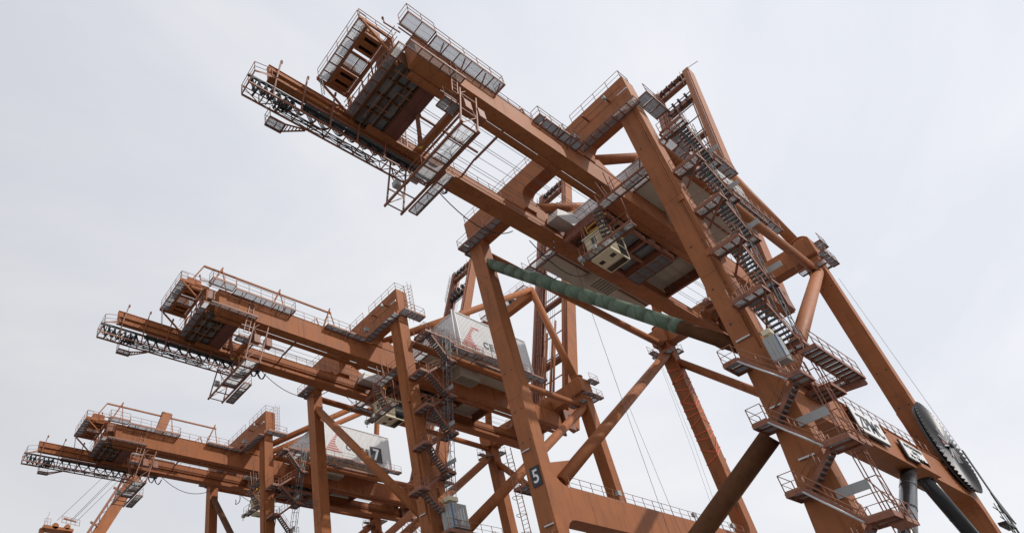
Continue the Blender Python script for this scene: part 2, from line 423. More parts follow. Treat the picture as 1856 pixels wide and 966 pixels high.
        # haunches either side of the landside saddle
        h = MB(); h.prism([(1.84, 50.3), (1.84, ZT+.03), (7.0, ZT+.03), (4.5, 48.9)], 'y', y0+.02, y1-.02)
        h.build('gusset', PAINT, gd)
        h = MB(); h.prism([(S, 49.7), (S, ZT+.03), (S-3, ZT+.03)], 'y', y0+.02, y1-.02); h.build('gusset', PAINT, gd)
        cl = MB()
        if k == 1:
            for zz in (46.55, 46.7, 46.85): cl.tube((xa+2, y0-.06, zz), (34, y0-.06, zz), .025, 5)
            cl.build('conduit', RUST, gd)['kind'] = 'stuff'
    # far girder top railing
    rm = MB(); rail(rm, [(-15, 12.6, 47.64), (-1.6, 12.6, 47.64)]); rm.build('girder_railing', RAIL, C)
    rm = MB(); rail(rm, [(-10.6, 5.7, ZG1), (-6.4, 5.7, ZG1)], step=1.4)
    rm.bar((-7.2, 5.7, ZG1), (-7.5, 5.7, ZG1+1.0), .12, .12); rm.bar((-7.5, 5.7, ZG1+1.0), (-8.3, 5.7, ZG1+.1), .18, .1); rm.build('girder_railing', RAIL, C)
    # near girder outer walkways
    walkway(C, -20.9, -18.3, 4.55, 5.52, 48.5, 'x', 'y0 x0', plen=1.2)
    walkway(C, -18.2, -11.0, 4.62, 5.56, 48.2, 'x', 'y0 x1', plen=1.15)
    walkway(C, -20.7, -15.5, 5.08, 5.54, 45.82, 'x', '', plen=1.1)
    walkway(C, -6.5, -3.4, 4.85, 5.56, 48.15, 'x', 'y0 x0', plen=.75)
    walkway(C, -3.35, -1.0, 4.8, 5.56, 48.1, 'x', 'y0', plen=.9)
    for x in (-17.4, -15.2, -13, -11.4, -6, -4, -2.4): MB().bar((x, 5.6, 47.3), (x, 4.75, 48.1), .07, .09).build('walkway_bracket', RUST, C)
    # cross-beam walkways
    walkway(C, -1.0, -.05, -.4, 5.4, 48.35, 'y', '', plen=.75)
    walkway(C, -1.0, -.05, 13.7, 16.6, 48.75, 'y', 'x0', plen=.75)
    walkway(C, .1, 3.2, -1.15, -.1, 48.9, 'x', 'y0 x1', plen=1.0)
    walkway(C, 3.3, 6.8, -1.0, -.1, 46.9, 'x', 'y0', plen=1.0)
    walkway(C, -1.15, -.05, 16.7, 20.3, 48.75, 'y', 'x0 y1', plen=.7)
    walkway(C, 0.0, 2.2, 19.95, 20.5, 48.75, 'x', 'y1 x1', plen=.7)
    # rope head at the landside end
    H = empty_part('rope_head', C)
    e = MB()
    e.box(-23.5, -20.3, 6.85, 6.99, 48.75, 49.1); e.box(-23.5, -20.3, 12.4, 12.54, 48.75, 49.1)
    e.box(-20.75, -20.6, 6.99, 12.4, 48.6, 49.05); e.box(-22.62, -22.52, 6.99, 12.4, 48.75, 49.05); e.box(-22.52, -20.75, 9.25, 9.37, 48.77, 49.03); e.box(-22.52, -20.75, 10.5, 10.62, 48.77, 49.03)
    e.box(-22.52, -20.75, 7.35, 7.45, 48.77, 49.03); e.box(-22.52, -20.75, 12.2, 12.3, 48.77, 49.03)
    for y in (6.92, 12.47):
        e.bar((-23.3, y, 48.8), (-20.4, y, 46.2), .14, .16); e.bar((-20.5, y, 49.0), (-20.5, y, 45.6), .18, .2)
    for y in (7.4, 9.3, 10.55, 12.2): e.bar((-20.65, y, 48.7), (-20.6, y, 46.0), .09, .1)
    e.build('head_frame', PAINT, H)
    for yy in (7.6, 10.75):
        p = MB(); xa, xb = -22.45, -20.85; dy = 1.4
        ys = [0, .22, .48, .92, 1.18, dy]
        p.box(xa, xb, yy, yy+ys[1], 48.85, 48.91); p.box(xa, xb, yy+ys[2], yy+ys[3], 48.85, 48.91); p.box(xa, xb, yy+ys[4], yy+dy, 48.85, 48.91)
        for a, b in ((1, 2), (3, 4)):
            p.box(xa, xa+.2, yy+ys[a], yy+ys[b], 48.85, 48.91); p.box(xb-.15, xb, yy+ys[a], yy+ys[b], 48.85, 48.91)
        p.box(xa+.05, xb-.05, yy+.02, yy+.1, 48.92, 50.3); p.box(xa+.05, xb-.05, yy+dy-.1, yy+dy-.02, 48.92, 50.3)
        p.box(xa+.05, xb-.05, yy+.1, yy+dy-.1, 50.2, 50.3); p.box(xa+.05, xa+.12, yy+.1, yy+dy-.1, 48.92, 50.2); p.box(xb-.12, xb-.05, yy+.1, yy+dy-.1, 48.92, 50.2)
        p.build('sheave_housing', PAINT, H)
        for yc in (yy+.35, yy+1.05): MB().tube((-21.6, yc-.08, 49.6), (-21.6, yc+.08, 49.6), .52, 20).build('sheave', BLACK, H)
    walkway(C, -23.42, -22.66, 7.04, 12.38, 49.0, 'y', 'x0 y0', plen=.78)
    walkway(C, -21.25, -20.62, 5.7, 12.2, 46.0, 'y', '', plen=1.0, name='cross_walkway')
    walkway(C, -22.5, -20.8, 9.4, 10.48, 48.97, 'x', '', plen=.7)
    rm = MB(); rail(rm, [(-23.4, 6.92, 49.05), (-20.3, 6.92, 49.05)]); rm.build('railing', RAIL, H)
    ld = MB()                                                # ladder off the far corner of the head
    for yy in (12.1, 12.4): ld.tube((-23.3, yy, 49), (-23.2, yy, 46.6), .03, 5)
    for k in range(9): ld.tube((-23.3+.1*k/8, 12.1, 49-2.4*k/8), (-23.3+.1*k/8, 12.4, 49-2.4*k/8), .02, 5)
    ld.build('ladder', STEEL, H)
    # machinery deck below the head: framed panels, its shade put into the brown
    e = MB()
    for y in (6.7, 8.1, 9.5, 10.9, 12.4): e.box(-20.5, -17.9, y-.05, y+.05, 45.62, 45.82)
    for x in (-20.45, -19.6, -18.8, -17.95): e.box(x-.05, x+.05, 6.65, 12.45, 45.64, 45.84)
    e.box(-20.45, -17.95, 6.72, 12.42, 46.0, 47.6)
    dk = e.build('winch_deck', BROWN, H)
    pm = MB(); pm.box(.02, .98, .02, .98, -.01, .01); pm = pm.mesh('deck_plate', TREAD)
    for i, x in enumerate((-20.4, -19.55, -18.75)):
        for j, y in enumerate((6.75, 8.15, 9.55, 10.95)):
            inst('deck_plate', pm if (i+j) % 3 else GX, dk, (x, y, 45.9), (.75, 1.3, 1))
    for (a, b) in (((-20.4, 7.3, 45.55), (-18.0, 7.3, 45.55)), ((-20.1, 7.0, 45.52), (-20.1, 11.6, 45.52)), ((-19.2, 8.6, 45.54), (-18.0, 8.6, 45.54)), ((-19.2, 8.6, 45.5), (-19.2, 11.9, 45.5)), ((-20.3, 10.3, 45.56), (-18.4, 10.3, 45.56)), ((-18.4, 7.6, 45.53), (-18.4, 10.3, 45.53))): MB().bar(a, b, .06, .06).build('guard_bar', RAIL, H)
    e = MB(); e.box(-17.88, -16.5, 6.72, 12.44, 45.6, 47.4); e.box(-17.2, -17.1, 6.71, 12.45, 45.58, 47.3); e.build('tail_beam', DARKRED, H)
    e = MB()
    for k in range(9):
        x = -20.6+random.random()*3; y = 7+random.random()*5
        e.tube((x, y, 47.6), (x+.3, y, 48.6+random.random()), .25, 10)
    e.box(-20.4, -19.2, 7.2, 9, 47.6, 49.2); e.box(-19.8, -18.4, 10, 12, 47.6, 49.0)
    e.build('winch', RUST, H)['kind'] = 'stuff'
    e = MB()
    for y in (7.0, 7.9, 8.8, 9.7, 10.9, 11.8): e.bar((-21.2+.2*random.random(), y, 46.1), (-20.3, y+.3, 48.9), .07, .07); e.bar((-20.3, y, 45.8), (-21.0, y+.6, 47.4), .06, .06)
    for z in (46.6, 47.2, 48.0): e.tube((-21.3, 5.7, z), (-21.3, 12.2, z), .03, 5); e.tube((-20.55, 6.8, z+.3), (-20.55, 12.3, z+.3), .03, 5)
    e.tube((-21.2, 5.5, 47.6), (-15.5, 5.5, 47.6), .05, 6); e.tube((-21.2, 5.5, 48.1), (-15.5, 5.5, 48.1), .03, 6)
    for x in (-17.5, -16.3, -15.2): e.bar((x, 12.2, 45.2), (x+.3, 12.2, 48.4), .1, .1); e.bar((x-.4, 12.2, 47.6), (x+1.0, 12.2, 47.4), .06, .06)
    for k in range(6): e.bar((-18.2+.5*k, 12.3, 45.8), (-18.0+.5*k, 12.3, 47.0), .06, .06)
    e.tube((-18.4, 12.3, 47.0), (-15, 12.3, 47.0), .035, 5); e.tube((-18.4, 12.3, 46.4), (-15, 12.3, 46.4), .03, 5)
    e.build('pipe_run', RAIL, H)['kind'] = 'stuff'
    e = MB(); e.bar((-21.6, 6.4, 49.3), (-20.0, 6.4, 49.5), .09, .09); e.tube((-21.5, 6.4, 49.3), (-21.6, 6.4, 49.8), .05, 6); e.tube((-21.6, 6.4, 49.75), (-21.6, 6.4, 49.95), .09, 8); e.build('anemometer', RUST, H)
    e = MB()                                                 # service hoist hanging by the tail beam
    e.tube((-16.5, 9.2, 46.3), (-16.5, 9.2, 45.5), .16, 10); e.bar((-16.6, 9.3, 45.6), (-16.0, 10.0, 44.2), .3, .35); e.tube((-16.0, 10.0, 44.2), (-15.8, 10.3, 43.6), .2, 10)
    e.build('service_hoist', RUST, H); MB().tube((-15.75, 10.25, 43.75), (-15.7, 10.45, 43.55), .17, 10).build('hook_block', YELLOW, H)
    # pipes and cross bars between girders
    e = MB(); e.bar((-17, 9.5, 46.2), (-9.7, 9.5, 46.2), .16, .16); e.bar((-9.4, 6.7, 46.2), (-9.4, 10.2, 46.2), .16, .16); e.bar((-9.4, 10.2, 46.25), (-8.9, 12.4, 46.5), .13, .13)
    e.bar((-13.4, 6.7, 46.2), (-13.4, 12.4, 46.2), .14, .14); e.build('spacer_bar', RUST, C)['kind'] = 'stuff'
    e = MB(); e.box(-14.5, -13.9, 6.7, 12.45, 45.7, 46.2); e.build('tie_beam', PAINT, C)
    for k, y in enumerate((7.35, 7.6, 8.3, 9.35, 9.55, 10.4, 11.25, 11.5)):
        MB().tube((-16.9, y, 47.5), (33.5, y, 47.5-.02*k), .022, 5).build('hoist_rope', ROPE, C)
    # service gantry slung below the girders
    Gt = empty_part('service_gantry', C)
    e = MB(); za = 40.4; ya, yb = 5.75, 14.1
    xs = (-16.6, -14.95)
    for x in xs: e.bar((x, ya-.2, za), (x, yb+.3, za), .14, .2)
    for x in xs:
        for y, zt, dx in ((ya, 46.8, 1.4), (yb, 46.4, 1.3)):
            e.bar((x, y, za), (x+dx, y, zt), .12, .12)
    for y, zt in ((ya, 46.8), (yb, 46.4)):
        n = 3
        for i in range(n+1):
            t = i/n; z = za+(zt-za)*t; e.bar((xs[0]+1.4*t, y, z), (xs[1]+1.4*t, y, z), .08, .08)
            if i < n:
                t2 = (i+1)/n; e.bar((xs[i % 2]+1.4*t, y, z), (xs[(i+1) % 2]+1.4*t2, y, za+(zt-za)*t2), .06, .06)
    for y in (7, 9, 11, 12.6): e.bar((xs[0], y, za), (xs[1], y, za), .07, .1)
    e.build('gantry_frame', RUST, Gt)
    walkway(C, -16.5, -15.05, 5.85, 11.2, 40.52, 'y', '', plen=1.35, name='gantry_walkway')
    walkway(C, -14.8, -14.0, 9.3, 13.6, 40.2, 'y', 'x1', plen=1.15, name='gantry_walkway')
    rm = MB(); rail(rm, [(xs[0], ya, za), (xs[0], 11.2, za)]); rail(rm, [(xs[1], ya, za), (xs[1], 8.4, za)]); rm.build('railing', RAIL, Gt)
    MB().box(-16.0, -15.3, 11.4, 11.9, 41.1, 41.6).build('junction_box', PLATEG, Gt); MB().box(-16.5, -16.0, 12.8, 13.3, 41.5, 42.0).build('junction_box', PLATEG, Gt)
    e = MB(); 
    for dx in (0, .55): e.bar((-16.9+dx, 5.5, 43.6), (-16.1+dx, 5.5, 47.9), .07, .07)
    for k in range(9): e.bar((-16.9+.1*k, 5.5, 43.6+.53*k), (-16.35+.1*k, 5.5, 43.6+.53*k), .035, .035)
    e.build('ladder', RAIL, Gt)
    for x in (-15.6, -14.2):
        e = MB(); e.box(x, x+.7, 5.6, 6.3, 42.9, 43.9); e.build('motor', RUST, Gt)
    walkway(C, -17.2, -15.6, 6.0, 6.9, 43.4, 'x', 'y0', plen=.8, name='gantry_walkway')
    # festoon truss outside the far girder
    F = empty_part('festoon_truss', C)
    e = MB(); x0, x1 = -29.2, -14.2; yi, yo = 12.75, 13.85; zb = 43.9; zt = 45.0
    for y in (yi, yo): e.bar((x0, y, zb), (x1, y, zb), .1, .14)
    for y in (yo,): e.bar((x0, y, zt), (x1, y, zt), .06, .06)
    n = 11
    for i in range(n+1):
        x = x0+(x1-x0)*i/n; e.bar((x, yi, zb), (x, yo, zb), .07, .1); e.bar((x, yo, zb), (x, yo, zt), .06, .06)
        if i < n:
            xn = x0+(x1-x0)*(i+1)/n
            if i in (1, 2, 4) or i > 6: e.bar((x, yi if i % 2 else yo, zb), (xn, yo if i % 2 else yi, zb), .05, .05)
            if i < 2 or i > 7: e.bar((x, yo, zb if i % 2 else zt), (xn, yo, zt if i % 2 else zb), .05, .05)
    for x in (-26.9, -24.6, -22.1, -19.6, -17):
        e.bar((x+.1, 12.3, 47.9), (x-.35, 12.3, 45.4), .15, .1); e.tube((x+.1, 12.3, 47.7), (x+.15, 12.3, 48.0), .1, 8); e.bar((x-.35, 12.3, 45.5), (x-.4, 12.75, 43.95), .1, .12)
    e.bar((x0, yi, zb), (x0+.2, 12.3, 44.8), .08, .08); e.bar((x0+.2, 12.3, 44.8), (-27.4, 12.4, 45.7), .08, .08)
    e.build('truss_frame', RUST, F)
    rm = MB(); rail(rm, [(-27.6, 12.3, 45.2), (x0+.2, 12.3, 44.8), (x0, yo, zb)], step=1.2); rail(rm, [(x0, yo, zb), (-26.5, yo, zb)], step=1.2); rm.build('railing', RAIL, F)
    e = MB(); e.bar((x0, yi+.2, zb+1.2), (x1+2, yi+.2, zb+1.2), .14, .2)
    e.build('festoon_track', BLACK, F)
    walkway(C, -26.85, -25.6, 14.0, 14.75, 43.4, 'x', 'y1 x0', plen=.8, name='festoon_basket')
    e = MB(); e.bar((-25.6, 14.0, 43.4), (-23.9, 13.9, 43.9), .06, .12); e.bar((-25.6, 14.7, 43.4), (-23.9, 14.0, 43.9), .06, .12)
    for k in range(7): e.bar((-25.6+.25*k, 14.0, 43.45+.07*k), (-25.6+.25*k, 14.7-.1*k, 43.45+.07*k), .08, .03)
    e.build('ladder', RUST, F)
    tm_ = MB(); tm_.box(.02, .98, .02, .98, -.02, .02); tm_ = tm_.mesh('tray_plate', TREAD)
    TR = MB(); TR.box(-24.6, -10.8, 12.55, 12.62, 45.05, 45.25); TR.box(-24.6, -10.8, 13.3, 13.37, 45.05, 45.25); TR = TR.build('cable_tray', RUST, C)
    for i in range(11): inst('tray_plate', tm_, TR, (-24.6+1.25*i, 12.62, 45.12), (1.25, .68, 1))
    for x in (-22.5, -20, -17.5, -15, -12.5): MB().bar((x, 12.6, 45.1), (x, 12.4, 45.7), .06, .06).build('tray_hanger', RUST, C)
    # festoon loops: black cables hung from little trolleys
    cm = MB()
    x = x0+.4; k = 0
    while x < x1+3:
        wdt = .55 if x < -25.5 else (.9+.5*random.random()); dep = (1.1 if x < -25.5 else .8)+.5*random.random()
        for j in range(3):
            y = yi+.2+.14*j; pts = [(x+wdt*t/6, y, zb+1.1-dep*(1-(2*t/6-1)**2)*(1-.1*j)) for t in range(7)]
            cm.chain(pts, .04, 5)
        cm.box(x-.08, x+.08, yi+.15, yi+.6, zb+.95, zb+1.15)
        x += wdt; k += 1
    cm.build('festoon_cable', CABLE, F)['kind'] = 'stuff'
    e = MB()
    for k in range(34):
        x = x0+.2+random.random()*3.2; e.chain([(x, yi+random.random()*.9, zb-.1), (x+.3*random.random(), yi+random.random()*.9, zb+.5), (x+.6*random.random(), yi+random.random()*.9, zb+.9)], .05, 5)
    for j in range(7):
        pts = [(-26.5+.8*k, yo-.12-.06*j+.12*random.random(), zb+.12+.3*random.random()) for k in range(12)]; e.chain(pts, .035, 5)
    e.build('coiled_cable', CABLE, F)['kind'] = 'stuff'
    # machinery house on the girders
    build_house(C)
    # ties and braces
    pipe(C, (1.4, .75, 45.7), (S, .75, 46.2), .42, name='tie_pipe'); pipe(C, (1.4, 19.07, 48.2), (S, 19.07, 48.2), .42, name='tie_pipe')
    pipe(C, (S+.1, 19.07, 46.9), (3.1, 19.07, 22.85), .58); pipe(C, (S+.1, .8, 46.2), (3.0, .8, 21.95), .58)
    for yy, z0 in ((19.07, 22.85), (.8, 21.95)):              # gusset plates that carry the pipe feet
        MB().prism([(1.38, ZP1-.4), (3.4, ZP1-.4), (6.2, z0+2.9), (5.6, z0+2.6), (1.38, z0+1.4)], 'y', yy-.07, yy+.07).build('gusset', PAINT, C)
        q = Vector((3.1, yy, z0)); dd = Vector((30.98, 0, 24.1)).normalized()
        MB().tube(q-dd*.03, q-dd*.002, .5, 18).build('end_cap', BROWN, C)
    pipe(C, (S+.75, 18.4, 45.4), (S+.75, 1.5, 24.2), .50)
    # A-frame
    AN, AF = (35.4, 4.0, 71.2), (35.4, 14.9, 71.6)
    pipe(C, (S+.75, 1.1, 50.9), AN, .55, name='pylon_leg'); pipe(C, (S+.75, 18.9, 50.9), AF, .55, name='pylon_leg')
    pipe(C, (2.0, 6.1, 49.25), AN, .5, name='backstay'); pipe(C, (2.3, 13.0, 49.7), AF, .5, name='backstay')
    for q, ap in (((2.0, 6.1, 49.25), AN), ((2.3, 13.0, 49.7), AF)):
        dd = (Vector(ap)-Vector(q)).normalized(); MB().tube(Vector(q)-dd*.03, Vector(q)-dd*.002, .44, 18).build('end_cap', BROWN, C)
        g_ = MB(); g_.prism([(q[0]-.3, 48.2), (q[0]+2.3, 48.2), (q[0]+1.4, q[2]+.6), (q[0]+.3, q[2]-.1)], 'y', q[1]-.06, q[1]+.06); g_.build('gusset', PAINT, C)
    e = MB(); e.box(34.8, 36.0, 3.6, 15.4, 69.6, 71.0); e.build('apex_beam', PAINT, C)
    walkway(C, 34.3, 36.4, 4.4, 14.6, 72.0, 'y', 'x0 x1', plen=1.6, name='apex_walkway')
    for y in (5.4, 6.6, 8.2, 10.2, 12, 13.4): MB().tube((35.4, y-.25, 71.6), (35.4, y+.25, 71.6), .7, 16).build('apex_sheave', BLACK, C)
    # leg caps on the waterside
    for iy in (0, 1):
        y0, y1 = LY[iy]
        e = MB(); e.box(S-.5, S+1.9, y0-.25, y1+.25, 48.36, 50.6); e.tube((S+.75, (y0+y1)/2, 50.6), (S+.75, (y0+y1)/2, 51.3), .75, 18); e.tube((S+.75, (y0+y1)/2, 51.28), (S+.75, (y0+y1)/2, 51.42), .82, 18)
        for k in range(6): e.box(S-.52, S-.5, y0-.15+.36*k, y0-.05+.36*k, 48.5, 50.4)
        cp = e.build('leg_cap', PAINT, C)
        yo = (y0-.9, y0-.3) if iy == 0 else (y1+.3, y1+.9)
        walkway(C, S-.9, S+3.1, yo[0], yo[1], 47.7, 'x', ('y0' if iy == 0 else 'y1')+' x1', plen=.9, name='cap_walkway')
        walkway(C, S+1.6, S+2.9, y0-.2, y1+.2, 47.7, 'y', 'x1', plen=.8, name='cap_walkway')
        walkway(C, S+1.2, S+3.3, yo[0], yo[1]+(.2 if iy == 0 else 0), 50.4, 'x', ('y0' if iy == 0 else 'y1')+' x1', plen=.9, name='cap_walkway')
        walkway(C, S-1.6, S-.55, y0-.4, y1+.4, 46.4, 'y', 'x0', plen=.8, name='cap_walkway')
    # catwalk over the near tie pipe
    walkway(C, 6.6, 11.5, -1.6, -.9, 45.6, 'x', 'y0', plen=1.1, name='catwalk')
    walkway(C, 12.4, 21.4, .15, .7, 46.3, 'x', 'y0', plen=1.15, name='catwalk')
    for x in (7.2, 9.2, 11.0): MB().bar((x, -1.3, 45.5), (x, .6, 45.6), .08, .1).build('walkway_bracket', RUST, C)
    for x in (13.5, 16, 18.5, 20.8): MB().bar((x, .4, 46.25), (x, .7, 45.9), .08, .1).build('walkway_bracket', RUST, C)
    for x in (3.6, 5.0, 6.5): MB().bar((x, -.6, 46.85), (x, .7, 46.0), .08, .1).build('walkway_bracket', RUST, C)
    # raised boom
    build_boom(C)
    # stair tower beside the near landside leg
    LV = [(1.9, -.12, 45.9), (0.1, -.1, 40.0), (0.1, -.1, 35.65), (-1.0, -.1, 31.0), (-2.4, -.1, 25.9)]
    for i, (x, y, z) in enumerate(LV):
        walkway(C, x, x+1.0, y-1.85, y, z, 'y', 'x0 y0', plen=.65, name='stair_landing', heavy=.2)
        if i:
            px, py, pz = LV[i-1]
    FL = [((2.9, -1.75, 45.8), (5.2, -1.75, 43.0)), ((1.5, -1.85, 40.0), (3.9, -1.85, 37.9)), ((1.2, -1.8, 35.6), (3.1, -1.8, 33.2)), ((0.1, -1.6, 30.9), (1.8, -1.6, 28.5)), ((-1.4, -1.4, 25.8), (1.6, -1.4, 23.5))]
    for i, (a, b) in enumerate(FL):
        flight(C, a, b, (0, 1, 0), .8)
        walkway(C, b[0], b[0]+.95, b[1]-.1, b[1]+1.75, b[2], 'y', 'x1 y0', plen=.65, name='stair_landing', heavy=.2)
        if i+1 < len(LV):
            nx = LV[i+1]; flight(C, (b[0]-.05, b[1]+.85, b[2]), (nx[0]+1.0, b[1]+.85, nx[2]), (0, 1, 0), .75)
    e = MB()                                                  # hangers and zig-zag bracing of the stair tower
    for (x, y, z) in LV: e.bar((x+.5, -1.9, z-.1), (1.3, -.05, z-1.2), .1, .14); e.bar((x-.1, -.05, z-.2), (x+1.1, -.05, z-.2), .12, .2)
    e.build('stair_bracket', RUST, C)['kind'] = 'stuff'
    # lift mast on the near side of that leg
    def mastx(z): return 6.2-.19*(50-z) if z > 22.5 else .97
    z = 3.0; k_ = 0; zs = []
    while z < 50: zs.append(z); z += 1.4
    lower = MB(); upper = MB()
    for za_, zb_ in zip(zs[:-1], zs[1:]):
        e = lower if zb_ < 24 else upper; xa_, xb_ = mastx(za_), mastx(zb_)
        for dx in (0, .75):
            for y in (-1.5, -.95): e.bar((xa_+dx, y, za_), (xb_+dx, y, zb_), .05, .05)
        e.bar((xa_, -1.5, za_), (xa_+.75, -1.5, za_), .045, .045); e.bar((xa_, -1.5, za_), (xa_, -.95, za_), .045, .045)
        e.bar((xa_+(.75 if k_ else 0), -1.5, za_), (xb_+(0 if k_ else .75), -1.5, zb_), .03, .03); k_ ^= 1
    lower.build('lift_mast', RUST, C); upper.build('lift_mast', TREAD, C)
    for z in (43.6, 38.6, 33.9, 29.4): MB().box(mastx(z)-.15, mastx(z)-.1, -2.6, -1.1, z-.22, z+.22).build('hood_panel', PLATEG, C)
    # stairs on the landside face of that leg, from the portal down
    FZ = [22.6, 18.3, 14.0, 9.7, 5.4]; NZ = [20.2, 15.8, 11.5, 7.2, 2.9]
    for k in range(5):
        walkway(C, -1.85, -.1, 1.25, 2.1, FZ[k], 'x', 'x0 y1', plen=.75, name='stair_landing', heavy=.22)
        walkway(C, -1.85, -.1, -1.9 if k else -1.4, -.65, NZ[k], 'x', 'x0 y0', plen=.75, name='stair_landing', heavy=.22)
        flight(C, (-1.85, 1.25, FZ[k]), (-1.85, -.65, NZ[k]), (1, 0, 0), .75)
        if k < 4: flight(C, (-.95, -.65, NZ[k]), (-.95, 1.25, FZ[k+1]), (1, 0, 0), .75)
    for z in (18.1, 13.6):
        e = MB(); e.box(-.14, -.10, -1.25, .38, z-.27, z+.27); e.box(-.15, -.14, -.45, -.41, z-.27, z+.27); e.build('hood_panel', PLATEG, C)
        e = MB(); e.bar((-.12, -1.25, z+.27), (-.12, -2.1, z-2.2), .06, .06); e.box(-.6, 1.2, -2.0, -1.2, z-2.4, z-2.3); rail(e, [(-.6, -2.0, z-2.3), (1.2, -2.0, z-2.3), (1.2, -1.2, z-2.3)], step=.8); e.build('lift_gate', RAIL, C)
    for (y, z) in ((.9, 19.6), (.8, 16.1), (.9, 24.6)): inst('tube_lamp', TUBEL, C, (-.1, y, z), (1, 1, 1), Quaternion((0, 0, 1), math.pi/2))
    for (y, za_, zb_) in ((.25, 23.5, 48.6), (.4, 24.5, 48.6)): MB().tube((-.05, y, za_), (-.05, y, zb_), .035, 6).build('leg_conduit', PAINT, C)
    for z in (26.5, 31.5, 37.0): MB().box(-.16, -.012, .12, .5, z, z+.5).build('junction_box', PAINT, C)
    for x in (3.0, 9.5, 16.2, 23.5, 30.0):
        MB().box(x-.2, x+.2, -.14, -.012, 21.3, 21.75).build('junction_box', PAINT, C)
    MB().tube((2.0, -.05, 21.9), (33.8, -.05, 21.9), .04, 6).build('portal_conduit', PAINT, C)
    for (ix, iy) in ((0, 0), (0, 1), (1, 0), (1, 1)):      # splice plates with bolt rows
        x0, x1 = LX[ix]; y0, y1 = LY[iy]
        for z in (30.6, 38.0):
            e = MB(); e.box(x0-.016, x0-.001, y0+.08, y1-.08, z-.35, z+.35); e.box(x0+.08, x1-.08, y0-.016, y0-.001, z-.35, z+.35); e.build('splice_plate', PAINT, C)
    # portal level platform round the lift
    walkway(C, -.2, 7.0, -2.35, -1.5, 22.0, 'x', 'y0', plen=.7, heavy=.22)
    walkway(C, 5.9, 6.95, -1.5, -.1, 22.0, 'y', 'x1', plen=.7, heavy=.22)
    walkway(C, 2.6, 4.8, -1.45, -.1, 20.7, 'x', 'y0 x1', plen=.7, heavy=.22)
    e = MB(); e.box(1.45, 5.9, -.5, -.1, 21.3, 21.8); e.bar((5.9, -.3, 21.4), (6.95, -2.3, 21.6), .25, .4); e.build('platform_bracket', RUST, C)
    for z in (22.4, 18.1, 13.8): MB().tube((-1.95, 1.25, z), (-1.95, -.65, z-2.45), .06, 8).build('stringer_glint', STEEL, C)  # pale tubes standing in for light caught on the outer stringer edges
    # access walkway from the leg to the parked trolley, with its stair
    walkway(C, .75, 1.75, 1.7, 6.3, 43.0, 'y', 'x0', plen=.75, name='trolley_access')
    flight(C, (1.2, 6.4, 42.9), (3.2, 7.2, 40.9), (-.35, .9, 0), .8)
    e = MB()
    for x in (.8, 1.7):
        e.bar((x, 4.9, 43), (x, 4.9, 45.6), .08, .08); e.bar((x, 5.5, 43), (x, 5.9, 45.6), .08, .08); e.bar((x, 2.2, 43), (x, 1.6, 44.6), .08, .08)
    e.build('walkway_hanger', RUST, C)['kind'] = 'stuff'
    # sagging power cables under the far girder
    cm = MB()
    for (xa, xb, d) in ((-10.2, -.2, 2.2), (2.2, 11.5, 2.0)):
        cm.chain([(xa+(xb-xa)*t/12, 14.3, 46.4-d*(1-(2*t/12-1)**2)) for t in range(13)], .045, 6)
    cm.build('slack_cable', CABLE, C)['kind'] = 'stuff'
    return C

def empty_part(name, parent):
    o = D.objects.new(name, None); COL.objects.link(o); o.parent = parent; return o

